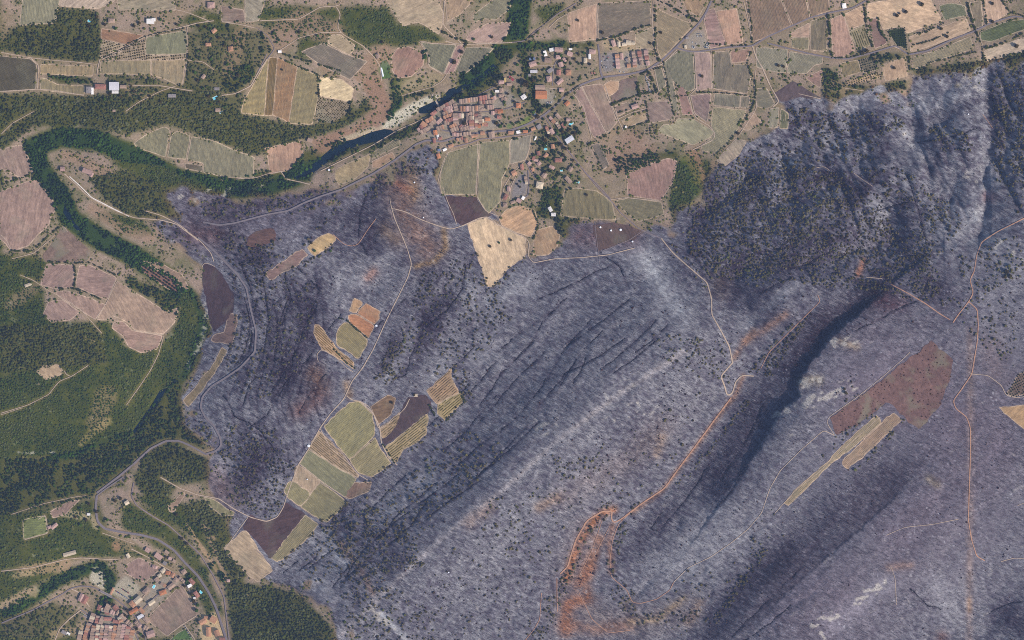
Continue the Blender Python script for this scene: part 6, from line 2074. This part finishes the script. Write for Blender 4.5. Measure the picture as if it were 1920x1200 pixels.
# scorched crowns
D = Cd * freeV * np.clip(blur(Bmask, 1), 0, 1) * (0.35 + 0.65 * clump2)
px, py = throw(D, 4.6)
sz = 1.55 * S * np.clip(R.lognormal(0, 0.25, len(px)), 0.5, 1.8)
scatter('scorched_woodland', px, py, sz, sz * 1.0, tints([(62, 66, 64), (76, 82, 72), (94, 94, 82), (82, 94, 76)], len(px), px, py, 0.25), NG_CROWN)
D = np.clip(blur(Bmask, 1), 0, 1) * free * (0.005 + 0.30 * (n2 > 0.63) * (n1 > 0.45)) * (1 - 0.4 * plat)
px, py = throw(D, 5)
sz = 0.8 * S * np.clip(R.lognormal(0, 0.35, len(px)), 0.4, 2.2)
scatter('charred_bushes', px, py, sz, sz * 0.9, tints([(54, 52, 58), (66, 62, 66), (84, 78, 76)], len(px), px, py, 0.3), NG_CROWN)
RF = [f for f in FL if 'rust' in f[4]][0][5]
D = fill(RF) * (0.12 + 0.5 * (fbm(GX, GY, 26, 607) > 0.5))
px, py = throw(D, 4.0)
sz = 0.7 * S * np.clip(R.lognormal(0, 0.35, len(px)), 0.4, 2.0)
scatter('scrubland_bushes', px, py, sz, sz * 0.8, tints([(60, 58, 56), (84, 74, 68)], len(px), px, py, 0.3), NG_CROWN)
# charred hedges along ledges
qx, qy = [], []
for P in LEDGES:
    if len(P) < 2:
        continue
    Q = resample(P, 1.3)
    Q = Q + np.stack([(vnoise(Q[:, 0], Q[:, 1], 14, 61) - .5) * 5, (vnoise(Q[:, 0], Q[:, 1], 14, 62) - .5) * 5], 1) + R.uniform(-.5, .5, Q.shape)
    kq = (vnoise(Q[:, 0], Q[:, 1], 18, 63) > 0.30) & (samp(free, Q[:, 0], Q[:, 1]) > 0.8)
    qx += list(Q[kq, 0]); qy += list(Q[kq, 1])
qx, qy = np.array(qx), np.array(qy)
sz = 0.62 * S * R.uniform(0.5, 1.5, len(qx))
scatter('charred_terrace_hedge', qx, qy, sz, sz, tints([(40, 38, 48), (52, 50, 58)], len(qx), qx, qy), NG_CROWN)
# standing dead trunks
D = np.clip(blur(Bmask, 1), 0, 1) * free * np.clip(0.75 - 0.55 * burn_shade - 0.4 * Cd + 0.8 * (fl2 - 0.5) - 0.45 * plat, 0.08, 1)
px, py = throw(D, 3.3)
hh = R.uniform(5.5, 10.5, len(px)) * np.clip(1.0 - 0.3 * samp(burn_shade, px, py), 0.6, 1.2)
ww = hh * R.uniform(0.9, 1.3, len(px))
scatter('dead_trunks', px, py, ww, hh, tints([(60, 58, 68), (86, 84, 92), (120, 118, 124)], len(px), px, py, 0.3), NG_SNAG, nvar=3)

# orchards
left = 292 - NT
pool = []
rest = []
for Q, ang, pitch, c in ORCH:
    pts = orchard_points(Q, ang, pitch)
    dk = (60, 72, 58) if sum(c) < 260 else (84, 86, 66)
    if sum(c) < 360:
        dk = (56, 74, 56)
    big = 4.3 <= pitch < 6 and sum(c) > 300
    for p in pts:
        (pool if (big and len(pool) < left) else rest).append((p, pitch, dk))
rowy = {}
for p, pitch, dk in pool:
    tree(p[0], p[1], pitch * 0.62, dk, 'small round orchard tree', 'in the grid of the red soil orchard', 'orchard trees', 'orchard_tree')
PEND[:] = [q for q in PEND if q[0].get('group') != 'orchard trees']
OT = [o for o in bpy.data.objects if o.get('group') == 'orchard trees']
a_ = math.radians(35)
keyf = lambda o: (round((-o.location.x * math.sin(a_) - o.location.y * math.cos(a_)) / (5.2 * S)), o.location.x)
OT.sort(key=keyf)
rowi, lastk, ri, qi = -1, None, {}, 0
for o in OT:
    kk_ = keyf(o)[0]
    if kk_ != lastk:
        rowi += 1; qi = 0; lastk = kk_
    o['label'] = f'{ORD[min(qi, 24)]} small round tree in the {ORD[min(rowi, 24)]} row of the red soil orchard'
    qi += 1
if rest:
    A = np.array([p for p, _, _ in rest]); pt = np.array([q for _, q, _ in rest]); cc = np.array([alb(d_) for _, _, d_ in rest])
    sz = pt * S * 0.30 * R.uniform(0.75, 1.25, len(A))
    scatter('orchard_plantation', A[:, 0], A[:, 1], sz, sz, cc * R.uniform(0.8, 1.2, (len(A), 1)), NG_CROWN)

# white rocks of the river bank and the quarry
bpos = []
for s, c in BANKS:
    P = pl(s)
    n = 160 if s.startswith('712') else 25
    q = np.stack([R.uniform(P[:, 0].min(), P[:, 0].max(), n * 2), R.uniform(P[:, 1].min(), P[:, 1].max(), n * 2)], 1)
    bpos += list(q[inside(q[:, 0], q[:, 1], P)])
bpos = np.array(bpos)
sz = R.uniform(0.6, 1.6, len(bpos))
scatter('river_boulders', bpos[:, 0], bpos[:, 1], sz, sz * 0.35, np.array([alb((206, 198, 182))] * len(bpos)) * R.uniform(0.7, 1.15, (len(bpos), 1)), NG_CROWN)
finish_labels()
print('lone', NLONE, 'trees', NT, 'houses', sum(o.name.startswith(('house', 'terraced')) and o.type == 'EMPTY' for o in bpy.data.objects))
# ------------------------------------------------------------------ the air
hb = float(Zt.min()) - 1.0
hx = float(np.abs(xs - CX).max() * S) + 40
V, F = boxmesh(-hx, -hx, hb - 2, hx, hx, CAM_H + 60)
hz = meshobj('haze', V, F, None, kind='stuff')
hm = bpy.data.materials.new('air')
hm.use_nodes = True
hm.node_tree.nodes.clear()
ho = hm.node_tree.nodes.new('ShaderNodeOutputMaterial')
hv = hm.node_tree.nodes.new('ShaderNodeVolumePrincipled')
hv.inputs['Color'].default_value = (0.40, 0.56, 1.0, 1)
hv.inputs['Density'].default_value = HAZE
hv.inputs['Anisotropy'].default_value = 0.0
hm.node_tree.links.new(hv.outputs[0], ho.inputs['Volume'])
hz.data.materials.append(hm)
